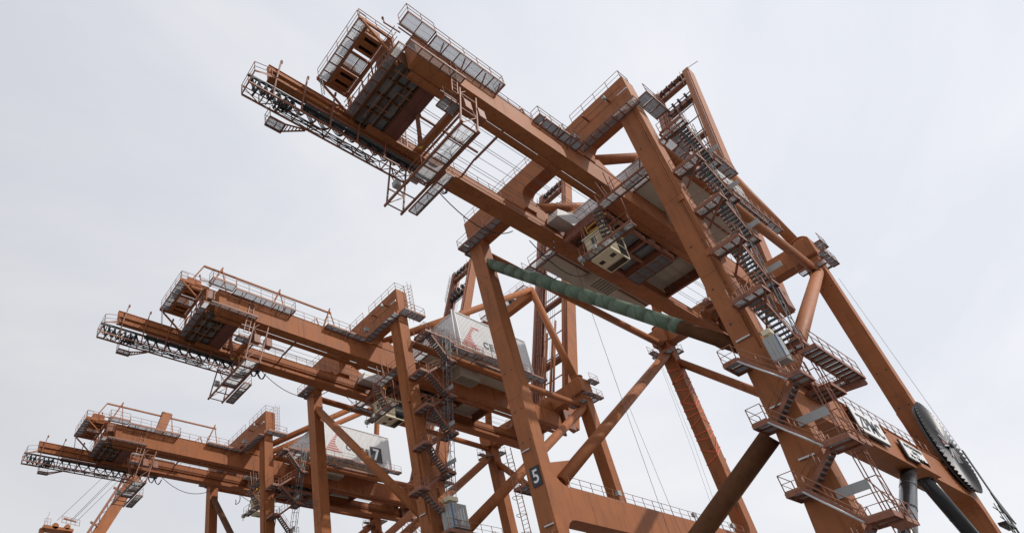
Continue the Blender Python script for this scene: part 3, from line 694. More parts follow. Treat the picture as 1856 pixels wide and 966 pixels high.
def build_house(C):
    x0, x1, y0, y1, z0, z1 = 11.4, 24.9, 1.25, 17.5, 48.36, 54.6
    xf = 7.7
    H = MB().box(x0+.1, x1-.1, y0+.1, y1-.1, z0, z1).build('machinery_house', WHITE, C)
    for i in range(13):
        w = (x1-x0)/13
        inst('wall_panel', CLADM, H, (x0+w*i, y0, z0), (w, 1, z1-z0))
        inst('wall_panel', CLADM, H, (x0+w*(i+1), y1, z0), (w, 1, z1-z0), Quaternion((0, 0, 1), math.pi))
    for i in range(16):
        w = (y1-y0)/16
        inst('wall_panel', CLADM, H, (x0, y0+w*(i+1), z0), (w, 1, z1-z0), Quaternion((0, 0, 1), -math.pi/2))
        inst('wall_panel', CLADM, H, (x1, y0+w*i, z0), (w, 1, z1-z0), Quaternion((0, 0, 1), math.pi/2))
    e = MB(); e.box(x0-.12, x1+.12, y0-.12, y1+.12, z1, z1+.12); e.box(x0-.1, x0+.06, y0-.1, y0+.06, z0, z1-.002); e.box(x1-.06, x1+.1, y0-.1, y0+.06, z0, z1-.002); e.box(x0-.1, x0+.06, y1-.06, y1+.1, z0, z1-.002); e.build('roof_trim', WHITE, H)
    for i in range(8):
        for j in range(7):
            w = (x1-xf)/8; d = (y1-y0)/7
            inst('floor_panel', FLOORM, H, (xf+w*i, y0+d*j, z0-.06), (w, d, 1))
    e = MB(); e.box(xf+.1, x1-.1, y0+.1, y1-.1, z0-.058, z0-.003); e.box(xf+.3, x1-.3, 3.6, 3.74, z0-.2, z0-.081); e.box(xf+.3, x1-.3, 15.2, 15.36, z0-.2, z0-.081)
    for x in (8.4, 13.5, 18.6, 23.8): e.box(x, x+.35, 6.7, 12.45, 47.12, z0-.083)
    e.build('floor_beam', RUST, H)
    for (xa, ya) in ((13.2, 3.9), (13.6, 14.2)):
        v = MB(); v.box(xa, xa+3.6, ya, ya+.12, 46.9, z0-.082); v.box(xa, xa+3.6, ya+1.6, ya+1.72, 46.9, z0-.082); v.box(xa, xa+.12, ya+.12, ya+1.6, 46.9, z0-.082); v.box(xa+3.48, xa+3.6, ya+.12, ya+1.6, 46.9, z0-.082); v.box(xa+.12, xa+3.48, ya+.12, ya+1.6, 47.5, z0-.083)
        vo = v.build('vent_box', BEIGE, H)
        s = MB()
        for k in range(7): s.box(xa+.2+.48*k, xa+.34+.48*k, ya+.12, ya+1.6, 46.92, 47.3)
        s.build('louvre', BEIGE, vo)['kind'] = 'stuff'
        MB().box(xa+.13, xa+3.47, ya+.13, ya+1.59, 47.42, 47.49).build('vent_mesh', BLACK, vo)
    walkway(C, xf-1.2, x1+1.2, .15, 1.05, 47.9, 'x', 'y0', plen=1.25, name='house_walkway')
    walkway(C, xf-1.2, xf-.15, 1.1, 17.6, 47.9, 'y', 'x0', plen=1.4, name='house_walkway')
    walkway(C, xf-1.2, xf+6, 17.7, 18.5, 47.9, 'x', 'y1', plen=1.25, name='house_walkway')
    MB().hexa([(2.9, 11.1, 47.3), (7.0, 11.1, 47.3), (7.0, 12.4, 47.3), (2.9, 12.4, 47.3)], [(3.4, 11.1, 48.5), (7.0, 11.1, 49.6), (7.0, 12.4, 49.6), (3.4, 12.4, 48.5)]).build('cover_hood', WHITE, C)
    return H

def build_boom(C):
    B = empty_part('raised_boom', C)
    d = Vector((.3705, 0, .9288)).normalized(); nrm = Vector((d.z, 0, -d.x))     # nrm points waterside / down
    base = Vector((37.0, 0, 47.0)); LEN = 81.5; dep = 2.4
    def P(s, y, n): return base + d*s + nrm*n + Vector((0, y, 0))
    for k, (ya, yb) in enumerate(((5.5, 6.7), (12.5, 13.6))):
        m = MB(); m.hexa([P(0, ya, 0), P(0, yb, 0), P(0, yb, dep), P(0, ya, dep)], [P(LEN, ya, .2), P(LEN, yb, .2), P(LEN, yb, dep), P(LEN, ya, dep)])
        gd = m.build('boom_girder', PAINT if k == 0 else RUST, B)
        r = MB(); yi = yb if k == 0 else ya; s = 1 if k == 0 else -1
        r.hexa([P(.5, yi, 1.4), P(.5, yi+s*.4, 1.4), P(.5, yi+s*.4, 1.6), P(.5, yi, 1.6)], [P(LEN-.5, yi, 1.4), P(LEN-.5, yi+s*.4, 1.4), P(LEN-.5, yi+s*.4, 1.6), P(LEN-.5, yi, 1.6)])
        for q in (-.25, -.5, -.7): r.tube(P(1, (ya+yb)/2+q*.6, -.12), P(LEN-3, (ya+yb)/2+q*.6, -.12), .07, 6)
        r.build('boom_rail', RUST, gd)['kind'] = 'stuff'
    e = MB()
    for s_, w in ((LEN-.5, .5), (LEN-4.0, .9), (LEN-13, 1.8), (52, .7), (34, .7), (17, .8), (3, 1.2)):
        a, b = P(s_, 6.7, .9), P(s_, 12.5, .9); MB().bar(a, b, w, 1.0 if w > .4 else .5, up=nrm).build('boom_cross_beam', RUST, B)
    for s_ in range(8, 76, 6): MB().bar(P(s_, 6.7, 1.8), P(s_, 12.5, 1.8), .16, .16).build('boom_cross_bar', RUST, B)
    for s_ in (LEN-2.4, LEN-12, LEN-14.6):
        for y in (7.6, 9.0, 10.2, 11.4): MB().tube(P(s_, y-.14, .2), P(s_, y+.14, .2), .7, 14).build('boom_sheave', BLACK, B)
    e = MB()
    for y in (7.05, 12.1): rail(e, [P(LEN-1.6, y, 0), P(LEN-7.5, y, 0)], step=1.6)
    for s_ in (LEN-2, LEN-5, LEN-8, LEN-11): rail(e, [P(s_, 13.7, 0), P(s_-2.4, 13.7, 0)], step=1.2)
    e.bar(P(LEN-.2, 5.6, .4), P(LEN+.2, 3.6, .9), .09, .09)
    e.build('railing', RAIL, B)
    # walkway between the beams, catwalk frames and folded forestay bars
    e = MB()
    e.hexa([P(3, 11.5, .1), P(3, 12.45, .1), P(3, 12.45, .2), P(3, 11.5, .2)], [P(LEN-14, 11.5, .1), P(LEN-14, 12.45, .1), P(LEN-14, 12.45, .2), P(LEN-14, 11.5, .2)])
    for y in (11.45, 11.8, 12.2): e.bar(P(3, y, 0), P(LEN-14, y, 0), .1, .16)
    for s_ in range(5, 66, 5): e.bar(P(s_, 10.9, .2), P(s_+1.2, 12.9, -.1), .14, .2); e.bar(P(s_, 11.45, .1), P(s_, 11.45, -1.0), .06, .06)
    e.tube(P(5, 11.45, -1.0), P(64, 11.45, -1.0), .035, 5); e.tube(P(5, 7.0, .5), P(66, 7.0, .5), .12, 8)
    e.build('boom_walkway', RUST, B)
    for y, tp_ in ((7.7, 26), (8.3, 22), (9.6, 24), (10.3, 18)):
        MB().chain([P(tp_, y, -.5), P(6.5+.4*(y-7), y, -.9), P(5.4, y, -.6), P(5.4, y, .2)], .2, 10).build('forestay', PAINT, B)
    e = MB()
    for k in range(5): e.tube(P(2, 9.0+.5*k, .7), P(LEN-13, 9.0+.5*k, .7), .025, 5)
    e.build('boom_rope', ROPE, B)['kind'] = 'stuff'
    e = MB(); e.box(35.6, 37.6, 5.0, 5.4, 45.4, 48.6); e.box(35.6, 37.6, 6.8, 7.1, 45.4, 48.6); e.box(35.6, 37.6, 12.0, 12.4, 45.4, 48.6); e.box(35.6, 37.6, 13.7, 14.0, 45.4, 48.6); e.tube((36.8, 5, 47.6), (36.8, 14, 47.6), .35, 14)
    e.build('hinge', RUST, C)['kind'] = 'stuff'
    for (x, y, z, r, h_) in ((32.2, 8.6, 48.7, .45, 1.6), (33.1, 10.2, 48.7, .35, 1.2), (32.6, 11.6, 48.7, .5, 1.0), (35.6, 8.9, 48.7, .4, 1.3)):
        MB().tube((x, y, z), (x, y, z+h_), r, 14).build('hinge_motor', RUST, C)
    rail(MB(), [(31.4, 7.0, 48.2), (31.4, 12.4, 48.2)], step=1.0).build('hinge_railing', RAIL, C)
    for y in (7.6, 9.5, 11.4):
        e = MB(); e.chain([(31.0+.5*math.sin(t/8*math.pi), y+.8*math.cos(t/8*math.pi), 47.6+1.3*math.sin(t/8*math.pi)) for t in range(9)], .05, 6); e.build('hose_loop', CABLE, C)
    # clutter round the hinge
    for (x, y) in ((33.0, 8), (35.5, 10.5)):
        walkway(C, x-1.4, x+1.2, y-.8, y+.8, 48.6, 'x', 'x0 y0 y1', plen=.9, name='hinge_platform')

def build_trolley():
    T = empty('trolley', (0, 0, 0), 'x', 'trolley', 'trolleys under the machinery houses')
    e = MB()
    z0, z1 = 44.3, 44.75
    for y in (7.3, 9.3, 11.5): e.box(3.4, 15.2, y-.12, y+.12, z0, z1)
    for x in (3.5, 5.4, 7.8, 10.2, 12.8, 15.1): e.box(x-.14, x+.14, 7.18, 11.62, z0-.01, z1+.01)
    for x in (4.6, 13.8):
        e.box(x-.5, x+.5, 7.35, 11.75, 45.0, 45.5); e.box(x-.9, x+.9, 7.05, 7.3, 45.75, 46.4); e.box(x-.9, x+.9, 11.8, 12.05, 45.75, 46.4); e.box(x-.2, x+.2, 7.31, 11.79, 45.51, 46.3)
        e.box(x-.15, x+.15, 7.2, 7.4, z1, 45.0); e.box(x-.15, x+.15, 11.4, 11.6, z1, 45.0)
    e.build('trolley_frame', RUST, T)
    for x in (3.9, 5.4, 13.0, 14.6):
        for y in (6.95, 12.19): MB().tube((x, y-.08, 45.98), (x, y+.08, 45.98), .3, 16).build('wheel', BLACK, T)
    e = MB()
    for x in (4.9, 7.8, 10.5): 
        for y in (7.5, 9.5): e.box(x, x+2.1, y, y+1.7, z1+.05, z1+.1)
    e.build('deck_plate', TREAD, T)
    e = MB(); e.box(5, 9, 7.6, 11.2, 44.9, 46.2); e.box(10.4, 12.6, 8, 11, 44.9, 46); e.tube((7, 7.4, 45.2), (7, 11.4, 45.2), .7, 16); e.tube((11, 7.4, 45.2), (11, 11.4, 45.2), .6, 16); e.build('hoist_sheave_block', BLACK, T)
    walkway(T, 12.9, 15.0, 7.5, 11.4, 44.2, 'y', '', plen=1.0, name='trolley_walkway')
    # operator cab
    x0, x1, y0, y1, zb, zt = 2.85, 5.75, 7.6, 9.62, 40.0, 42.5
    c = MB(); c.box(x0, x1-.9, y0, y1, zb, zb+.08)
    c.box(x0, x0+.08, y0, y1, zb+.08, zt); c.box(x0, x0+1.5, y0, y0+.08, zb+.081, zt); c.box(x0, x0+1.5, y1-.08, y1, zb+.081, zt); c.box(x0-.12, x1+.12, y0-.12, y1+.12, zt, zt+.12)
    for (x, y) in ((x1, y0), (x1, y1), (x0+1.5, y0), (x0+1.5, y1)): c.bar((x-.05, y+(.05 if y == y0 else -.05), zb), (x+(.25 if x == x1 else 0), y+(.05 if y == y0 else -.05), zt), .12, .12)
    for y in (y0+.05, y1-.05):
        for z in (zb+.05, zb+1.3): c.bar((x0+1.4, y, z), (x1+(.05 if z > zb+1 else 0), y, z), .1, .12)
    c.bar((x1-.04, y0, zb+.05), (x1-.04, y1, zb+.05), .1, .12); c.bar((x1-.9, y0, zb+.04), (x1-.9, y1, zb+.04), .1, .08)
    c.bar((x1+.1, y0, zb+1.3), (x1+.1, y1, zb+1.3), .08, .08)
    cab = c.build('operator_cab', CREAM, T)
    for (a, b) in ((zb+.1, zb+1.25), (zb+1.35, zt)):
        for y in (y0+.05, y1-.05): MB().box(x0+1.55, x1, y-.015, y+.015, a, b).build('cab_window', GLASS, cab)
        MB().box(x1+.01, x1+.04, y0+.08, y1-.08, a, b).build('cab_window', GLASS, cab)
    MB().box(x1-.85, x1-.08, y0+.1, y1-.1, zb+.02, zb+.05).build('cab_window', GLASS, cab)
    for (x, y) in ((x0+.75, y0+.25), (x0+.75, y1-.65)): MB().box(x, x+.5, y, y+.45, zb-.012, zb).build('floor_hatch', GLASS, cab)
    for (x, y) in ((x0+.2, y0+.2), (x1-.2, y0+.2), (x0+.2, y1-.2), (x1-.2, y1-.2)): MB().bar((x, y, zt+.12), (x, y, z0), .14, .14).build('cab_hanger', RUST, T)
    for k in range(5): MB().box(x0-.05, x0-.001, y0+.02+.48*k, y0+.07+.48*k, zb+.2, zt-.05).build('cab_rib', CREAM, cab)
    MB().box(x0-.02, x0-.003, y0+.9, y0+1.35, zb+1.5, zb+2.25).build('cab_window', GLASS, cab)
    s = MB()
    for k in range(4): s.box(x0-.06, x0-.002, y0+.15, y0+.7, zb+1.4+.25*k, zb+1.5+.25*k)
    s.build('louvre', CREAM, cab)['kind'] = 'stuff'
    walkway(T, 1.75, 2.55, 4.9, 9.85, 40.1, 'y', 'x0', plen=.9, name='cab_walkway')
    inst('floodlight', LAMPM, T, (1.7, 9.9, 39.9), (1.4, 1.4, 1.4)); inst('floodlight', LAMPM, T, (1.6, 8.3, 39.9), (1.3, 1.3, 1.3))
    e = MB(); e.bar((3.4, 7.4, 44.4), (2.2, 7.4, 40.1), .08, .08); e.bar((3.4, 9.7, 44.4), (2.2, 9.7, 40.1), .08, .08); e.bar((2.3, 5.0, 43.6), (2.3, 5.0, 40.1), .08, .08); e.build('walkway_hanger', RUST, T)
    e = MB(); e.box(3.2, 3.28, 7.6, 9.2, 43.2, 43.28); e.box(3.2, 3.28, 7.6, 9.2, 43.8, 43.88); e.bar((3.24, 7.6, 43.2), (3.24, 7.6, 44.2), .08, .08); e.bar((3.24, 9.2, 43.2), (3.24, 9.2, 44.2), .08, .08); e.bar((2.3, 6.6, 42.9), (2.6, 7.3, 43.8), .1, .1); e.build('safety_frame', YELLOW, T)
    cm = MB(); cm.chain([(2.2+.2*math.sin(t), 12.0+.9*t/4, 44.3-1.2*math.sin(math.pi*t/8)) for t in range(9)], .06, 6); cm.build('power_cable', CABLE, T)
    return T

# ------------------------------------------------------------------ place the cranes
Y2, Y3 = 31.723, 63.323
c1 = build_crane(); t1 = build_trolley()
c2 = copy_tree(c1); c2.location = (0, Y2, 0); t2 = copy_tree(t1); t2.location = (0, Y2, 0)
c3 = copy_tree(c1); c3.location = (0, Y3, 0); t3 = copy_tree(t1); t3.location = (0, Y3, 0)
def repaint(o, mat):
    for ch in o.children:
        if ch.type == 'MESH' and ch.data.materials and ch.data.materials[0] == PAINT:
            ch.material_slots[0].link = 'OBJECT'; ch.material_slots[0].material = mat
        repaint(ch, mat)
repaint(c2, PAINT_B); repaint(c3, PAINT_C)
c1['label'] = 'largest and nearest rust orange quay crane, with green wrapped pipe and number 5'
c2['label'] = 'middle rust orange quay crane, white house with red striped logo, behind the number 5 leg'
c3['label'] = 'farthest complete rust orange quay crane, white house with number 7'
t1['label'] = 'trolley with cream operator cab under the nearest crane'
t2['label'] = 'trolley with cream operator cab under the middle crane'
t3['label'] = 'trolley with cream operator cab under the farthest complete crane'

# ---- things only the nearest crane has
def lerp(a, b, t): return tuple(a[i]+(b[i]-a[i])*t for i in range(3))
gp, gq = (.7, 18.6, 46.2), (.7, 1.5, 24.6)
lens = (Vector(gq)-Vector(gp)).length
b1 = MB().tube(gp, gq, .47, 20).build('brace', BROWN, c1, 'bare brown ends of the landside diagonal pipe')
sl = MB()                                                     # wrapped sleeve: slightly uneven overlapping turns
tt = 0.0; tend = .835
while tt < tend:
    t2_ = min(tt+.05+.03*random.random(), tend); r1 = .53+.007*random.random()
    if not (.37 < tt < .395): sl.tube(lerp(gp, gq, tt), lerp(gp, gq, t2_), r1, 20, r1-.004)
    tt = t2_
sl.build('wrapped_sleeve', GREEN, b1, 'green weathered wrapping on the diagonal pipe')
MB().tube(lerp(gp, gq, .375), lerp(gp, gq, .40), .5, 20).build('pipe_band', BROWN, b1)
pipe(c1, (.7, 2.3, 18.3), (.7, 17.2, 8.8), .62, BROWN)
for c in (c2, c3):
    pipe(c, gp, gq, .5, PAINT_B if c is c2 else BROWN)
    pipe(c, (.7, 2.3, 18.3), (.7, 17.2, 8.8), .55, PAINT_B)
for (q, top) in (((1.9, .6, 7.5), (20.9, .6, 19.9)), ((34.0, .6, 9.3), (22.8, .6, 19.7))):
    pr = pipe(c1, top, q, .5, WRAP, 'prop', label='black plastic wrapped strut')
for (q, top) in (((1.9, .6, 7.5), (20.9, .6, 19.9)), ((34.0, .6, 9.3), (22.8, .6, 19.7))):
    dd = (Vector(q)-Vector(top)).normalized()
    for t_ in (.5, 4.6, 8.8): MB().tube(Vector(top)+dd*t_, Vector(top)+dd*(t_+.12), .515, 20).build('strap', BLACK, c1)
g_ = MB(); g_.prism([(19.8, 19.2), (24.2, 19.2), (23.4, 20.0), (20.4, 20.0)], 'y', -.3, -.01); g_.build('gusset', PAINT, c1)

def face_text(parent, body, x, z, y, w, h, mat, name='lettering', bold=0.0, spacing=1.0):
    """Letters on a face that looks towards -y; lower left corner at x,z."""
    me = text_mesh(body, 1.0, mat, .012, 1.0, bold, spacing)
    xs = [v.co.x for v in me.vertices]; ys = [v.co.y for v in me.vertices]
    sx = w/(max(xs)-min(xs)); sy = h/(max(ys)-min(ys)); ax = min(xs); ay = min(ys)
    for v in me.vertices:
        a, b, c_ = v.co; v.co = ((a-ax)*sx, c_, (b-ay)*sy)
        v.co.y = -c_
    o = D.objects.new(name, me); COL.objects.link(o); o.parent = parent; o.location = (x, y, z); o['kind'] = 'stuff'; return o

def ceres_logo(parent, x, z, y, k=1.0):
    m = MB(); n = 9
    for i in range(n):
        t = i/(n-1); zz = z+3.45*t*k
        xl = x+2.5*t*k
        xr = x+(2.05+1.35*(abs(t-.52)/.52)**2.2 + .25*t)*k
        if i == n-1: xr = x+3.95*k
        if i == 0: xr = x+3.3*k
        m.hexa([(xl, y-.02, zz), (xr, y-.02, zz), (xr, y, zz), (xl, y, zz)], [(xl+.12*k, y-.02, zz+.2*k), (xr-.1*k, y-.02, zz+.2*k), (xr-.1*k, y, zz+.2*k), (xl+.12*k, y, zz+.2*k)])
    m.build('striped_logo', RED, parent)
for c in (c2, c3):
    h = [o for o in c.children if o.name.startswith('machinery_house')][0]
    yy = 1.25-.055
    ceres_logo(h, 11.5, 49.5, yy)
    face_text(h, 'CERES', 15.7, 50.35, yy-.012, 4.6, 1.05, INK, bold=.025, spacing=1.15)
h3 = [o for o in c3.children if o.name.startswith('machinery_house')][0]
n7 = MB().box(20.75, 23.1, 1.25-.09, 1.25-.056, 49.35, 52.15).build('number_plate', INK, h3)
face_text(n7, '7', 21.25, 49.65, 1.25-.104, 1.35, 2.2, SIGNW, 'numeral', bold=.03)

# number plate 5 on the far landside leg of the nearest crane (looks towards -x)
p5 = empty('number_sign', (0, 18.95, 22.75), 'black number plate reading 5 on the leg beside the portal beam', 'sign')
MB().box(-.09, -.012, -.45, .48, -.85, .85).build('sign_plate', INK, p5)
me = text_mesh('5', 1.6, SIGNW, .012, 1.0, .02)
xs = [v.co.x for v in me.vertices]; ys = [v.co.y for v in me.vertices]
for v in me.vertices:
    a, b, c_ = v.co; v.co = (-c_, -(a-(min(xs)+max(xs))/2)*.85, (b-(min(ys)+max(ys))/2)*1.0)
o5 = D.objects.new('numeral', me); COL.objects.link(o5); o5.parent = p5; o5.location = (-.104, 0, 0)

# maker's signs on the near portal beam
zs = empty('maker_sign', (9.4, 0, 19.72), 'white sign reading ZPMC on the near portal beam', 'sign')
MB().box(0, 5.1, -.30, -.24, 0, 1.78).build('sign_panel', SIGNW, zs)
fr = MB(); fr.box(-.06, 5.16, -.24, -.14, -.08, .02); fr.box(-.06, 5.16, -.24, -.14, 1.76, 1.86); fr.box(-.06, .04, -.24, -.14, .02, 1.76); fr.box(5.06, 5.16, -.24, -.14, .02, 1.76)
for x in (.6, 2.6, 4.5): fr.box(x, x+.12, -.14, -.003, .8, 1.0)
fr.build('sign_frame', BLACK, zs)
face_text(zs, 'ZPMC', .5, .28, -.312, 4.1, 1.2, INK, bold=.012)
s2 = empty('load_sign', (18.0, 0, 19.62), 'smaller white sign with three lines of text, nearer the cable reel', 'sign')
MB().box(0, 4.5, -.30, -.24, 0, 1.45).build('sign_panel', SIGNW, s2)
fr = MB(); fr.box(-.05, 4.55, -.24, -.14, -.06, .02); fr.box(-.05, 4.55, -.24, -.14, 1.43, 1.5); fr.box(-.05, .03, -.24, -.14, .02, 1.43); fr.box(4.47, 4.55, -.24, -.14, .02, 1.43)
for x in (.6, 3.8): fr.box(x, x+.12, -.14, -.003, .6, .8)
fr.build('sign_frame', BLACK, s2)
face_text(s2, 'AUTHORISED', .35, 1.0, -.312, 3.8, .3, INK); face_text(s2, 'S.W.L.', 1.6, .58, -.312, 1.3, .28, INK); face_text(s2, 'No. 50.0 T', .7, .14, -.312, 3.1, .3, INK)

# cable reel at the waterside leg
CR = empty_part('cable_reel', c1)
cx, cz, cy, RR = 33.1, 23.9, -.45, 4.35
pm = MB(); NB = 60
for i in range(NB):                                           # corrugated sheet sectors
    a0 = 2*math.pi*i/NB; a1 = 2*math.pi*(i+.5)/NB; a2 = 2*math.pi*(i+1)/NB
    if not hasattr(CR, '_x'): pass
    for (p, q, ya, yb) in ((a0, a1, 0, -.16), (a1, a2, -.16, 0)):
        ri = 1.0
        vs = [(cx+ri*math.cos(p), cy+ya*.4, cz+ri*math.sin(p)), (cx+RR*math.cos(p), cy+ya, cz+RR*math.sin(p)), (cx+RR*math.cos(q), cy+yb, cz+RR*math.sin(q)), (cx+ri*math.cos(q), cy+yb*.4, cz+ri*math.sin(q))]
        pm.add(vs+[(x, y+.05, z) for (x, y, z) in vs], [(0, 1, 2, 3), (7, 6, 5, 4), (0, 4, 5, 1), (1, 5, 6, 2), (2, 6, 7, 3), (3, 7, 4, 0)])
pm.build('reel_disc', REEL, CR)
pm = MB()
for i in range(NB):
    a = 2*math.pi*(i+.5)/NB; p = (cx+(RR-.1)*math.cos(a), cy+.02, cz+(RR-.1)*math.sin(a)); q = (cx+(RR+.09)*math.cos(a), cy-.12, cz+(RR+.09)*math.sin(a)); pm.bar(p, q, .14, .06, up=(0, 1, 0))
pm.build('reel_rim', REEL, CR)['kind'] = 'stuff'
MB().tube((cx, cy+.12, cz), (cx, cy+.3, cz), RR-.15, 48).build('reel_back', REEL, CR)
for i in range(10):
    a = 2*math.pi*i/10+.2; MB().bar((cx+.2*math.cos(a), cy-.2, cz+.2*math.sin(a)), (cx+1.75*math.cos(a), cy-.14, cz+1.75*math.sin(a)), .14, .1, up=(0, 1, 0)).build('spoke', STEEL, CR)
for i in range(5):
    a = 2*math.pi*(i*2)/10+.2; b = a+.45; e = MB(); e.hexa([(cx, cy-.13, cz), (cx+1.35*math.cos(a), cy-.13, cz+1.35*math.sin(a)), (cx+1.35*math.cos(b), cy-.13, cz+1.35*math.sin(b)), (cx+.1, cy-.13, cz+.1)], [(cx, cy-.11, cz), (cx+1.35*math.cos(a), cy-.11, cz+1.35*math.sin(a)), (cx+1.35*math.cos(b), cy-.11, cz+1.35*math.sin(b)), (cx+.1, cy-.11, cz+.1)]); e.build('hub_plate', PINK, CR)
MB().tube((cx, cy-.45, cz), (cx, cy+.4, cz), .3, 16).build('reel_hub', BLACK, CR)
e = MB(); e.box(cx-.5, cx+2.4, -.42, -.02, cz-.5, cz+.4); e.tube((cx+1.9, -.5, cz+1.4), (cx+1.9, -.2, cz+1.4), 1.0, 20); e.box(cx+1.2, cx+1.5, -.45, -.03, cz-3.5, cz-.5); e.build('reel_drive', BLACK, CR)
e = MB(); e.hexa([(37.6, -.7, 18.4), (39.8, -.7, 17.6), (39.8, -.6, 17.6), (37.6, -.6, 18.4)], [(37.6, -.7, 20.2), (38.2, -.7, 20.2), (38.2, -.6, 20.2), (37.6, -.6, 20.2)]); e.box(35.7, 38.6, -.7, -.1, 17.0, 17.3); e.box(35.7, 38.2, -.8, -.1, 15.3, 16.1); e.build('cable_guide', BLACK, CR)
e = MB()
for k in range(7): e.tube((35.6, -.5-.05*k, 18.6-.9*k), (38.0, -.5, 18.4-.9*k), .04, 5)
for x in (36.2, 37.4): e.tube((x, -.6, 19), (x, -.6, 9), .035, 5)
e.tube((38.0, -.6, 24.6), (39.5, -.6, 4.0), .06, 6); e.tube((38.3, -.6, 24.6), (39.9, -.6, 4.0), .05, 6)
e.build('reel_cable', CABLE, CR)['kind'] = 'stuff'

# lift cages (nearest and middle crane)
def lift_cage(x_, y, lab, z, k=1.0):
    o = empty('lift_cage', (x_, y, z), lab, 'lift cage', 'lift cages on the leg masts')
    b = MB(); b.box(-1.0, .9, -.95, .55, 0, .08); b.box(-1.0, .9, -.95, .55, 2.3, 2.4); b.box(-1.0, -.94, -.95, .55, .08, 2.3)
    b.build('cage_shell', PLATEG, o); MB().bar((-1.03, -.97, .05), (-1.03, -.97, 2.35), .1, .1).build('corner_post', BLUE, o)
    for j in range(5): MB().box(-.94+.365*j, -.94+.365*j+.30, -.96, -.92, .08, 2.3).build('cage_panel', PLATEG, o)
    for j in range(3): MB().box(-1.04, -1.0, -.85+.45*j, -.5+.45*j, .1, 2.25).build('cage_panel', PLATEG, o)
    f = MB()
    for x in (-1.0, .86): f.bar((x, -.95, 0), (x, -.95, 2.4), .06, .06)
    f.box(-.9, .3, -.7, .3, 2.75, 3.2); f.tube((-.3, -.2, 2.4), (-.3, -.2, 2.75), .12, 8); f.build('drive_unit', CREAM, o)
    o.scale = (.45, .5, .72) if k < 1 else (1, 1, 1)
    return o
lift_cage(-.62, -.52, 'blue and grey lift cage beside the stairs of the nearest crane', 21.6, .5)
lift_cage(1.7, Y2-1.35, 'blue and grey lift cage on the leg of the middle crane', 22.4)

# orange tape wound round the far waterside leg
tp = MB(); yl, yh = 18.3, 19.85
pts = []
random.seed(3)
z = 44.5
while z > 31.5:
    for (x, y) in ((S-.04, yl-.04), (S-.04, yh+.04), (S+1.55, yh+.04), (S+1.55, yl-.04)):
        pts.append((x, y, z+random.uniform(-.7, .7))); 
    z -= random.uniform(.5, 1.5)
for a, b in zip(pts[:-1], pts[1:]): tp.bar(a, b, .03, .13)
tp.bar(pts[-1], (S-.05, 18.9, 26), .03, .1); tp.bar((S-.05, 18.9, 26), (S-.05, 19.2, 10), .03, .1); tp.bar((S-.05, 18.6, 49), pts[0], .03, .1)
to = tp.build('barrier_tape', TAPE); to['label'] = 'orange barrier tape wound round the far waterside leg of the nearest crane'; to['category'] = 'tape'
tp = MB(); tp.bar((S-.06, 1.6, 28.6), (S-.06, 1.35, 22.5), .03, .1); tp.bar((S-.06, 1.35, 22.5), (S-.2, .2, 23.0), .03, .1); tp.bar((S-.2, .2, 23.0), (S-.3, -.3, 25.0), .03, .08)
to = tp.build('barrier_tape', TAPE); to['label'] = 'orange tape tied between leg and cable reel'; to['category'] = 'tape'

# loose ropes hanging beside the far waterside leg, and from the girders
rp = MB()
for k in range(2): rp.chain([(33.0-.3*k, 19.75, 47), (33.2-.3*k, 19.95+.3*k, 34), (32.9+.6*k, 20.5+.7*k, 22), (32.6+.9*k, 20.8+1.0*k, 4)], .014, 5)
o = rp.build('hanging_rope', ROPE, c1)
rp = MB(); rp.chain([(8.7, 14, 46), (8.2, 14, 30), (7.6, 14, 5)], .02, 5); rp.chain([(8.9, 14, 30), (9.6, 14, 20), (10.6, 14, 5)], .015, 5); rp.build('hanging_rope', ROPE, c1)
rp = MB(); rp.chain([(33.5, -.6, 44), (36.5, -.8, 22)], .015, 5); rp.build('hanging_rope', ROPE, c1)
# caged ladder and platform on the far landside leg, floodlights on the far portal
e = MB()
for y in (20.5, 21.1): e.tube((-.4, y, 26), (-.4, y, 4), .04, 5)
for k in range(60): e.tube((-.4, 20.5, 4.2+.36*k), (-.4, 21.1, 4.2+.36*k), .02, 4)
for k in range(14):
    z = 5+1.5*k; pts = [(-.4-.75*math.sin(math.pi*t/8), 20.8-.38*math.cos(math.pi*t/8), z) for t in range(9)]; e.chain(pts, .025, 4)
e.build('caged_ladder', RAIL, c1)
walkway(c1, -.3, 2.4, 19.95, 21.2, 22.4, 'x', 'y1 x0', plen=.9)
for x in (10.5, 23.0, 30.5): inst('floodlight', LAMPM, c1, (x, 18.5, ZP1+.9), (1.3, 1.3, 1.3))
inst('tube_lamp', TUBEL, c1, (-.1, 19.3, 25.2), (1, 1, 1), Quaternion((0, 0, 1), math.pi/2)); inst('tube_lamp', TUBEL, c1, (-.1, 18.9, 18.6), (1, 1, 1), Quaternion((0, 0, 1), math.pi/2))
e = MB(); e.box(-.5, -.06, 18.6, 19.9, 9, 18.2)
for k in range(4): e.bar((-.5, 18.65+.35*k, 9), (-.5, 18.65+.35*k, 18.2), .06, .06)
e = MB()
for y in (18.5, 18.85, 19.2): e.bar((-.5, y, 9), (-.5, y, 18.0), .05, .05)
for k in range(9): e.chain([(-.02, 18.45, 10+k), (-.5, 18.45, 10+k), (-.5, 19.3, 10+k), (-.02, 19.3, 10+k)], .025, 4)
e.build('ladder_cage', RAIL, c1)

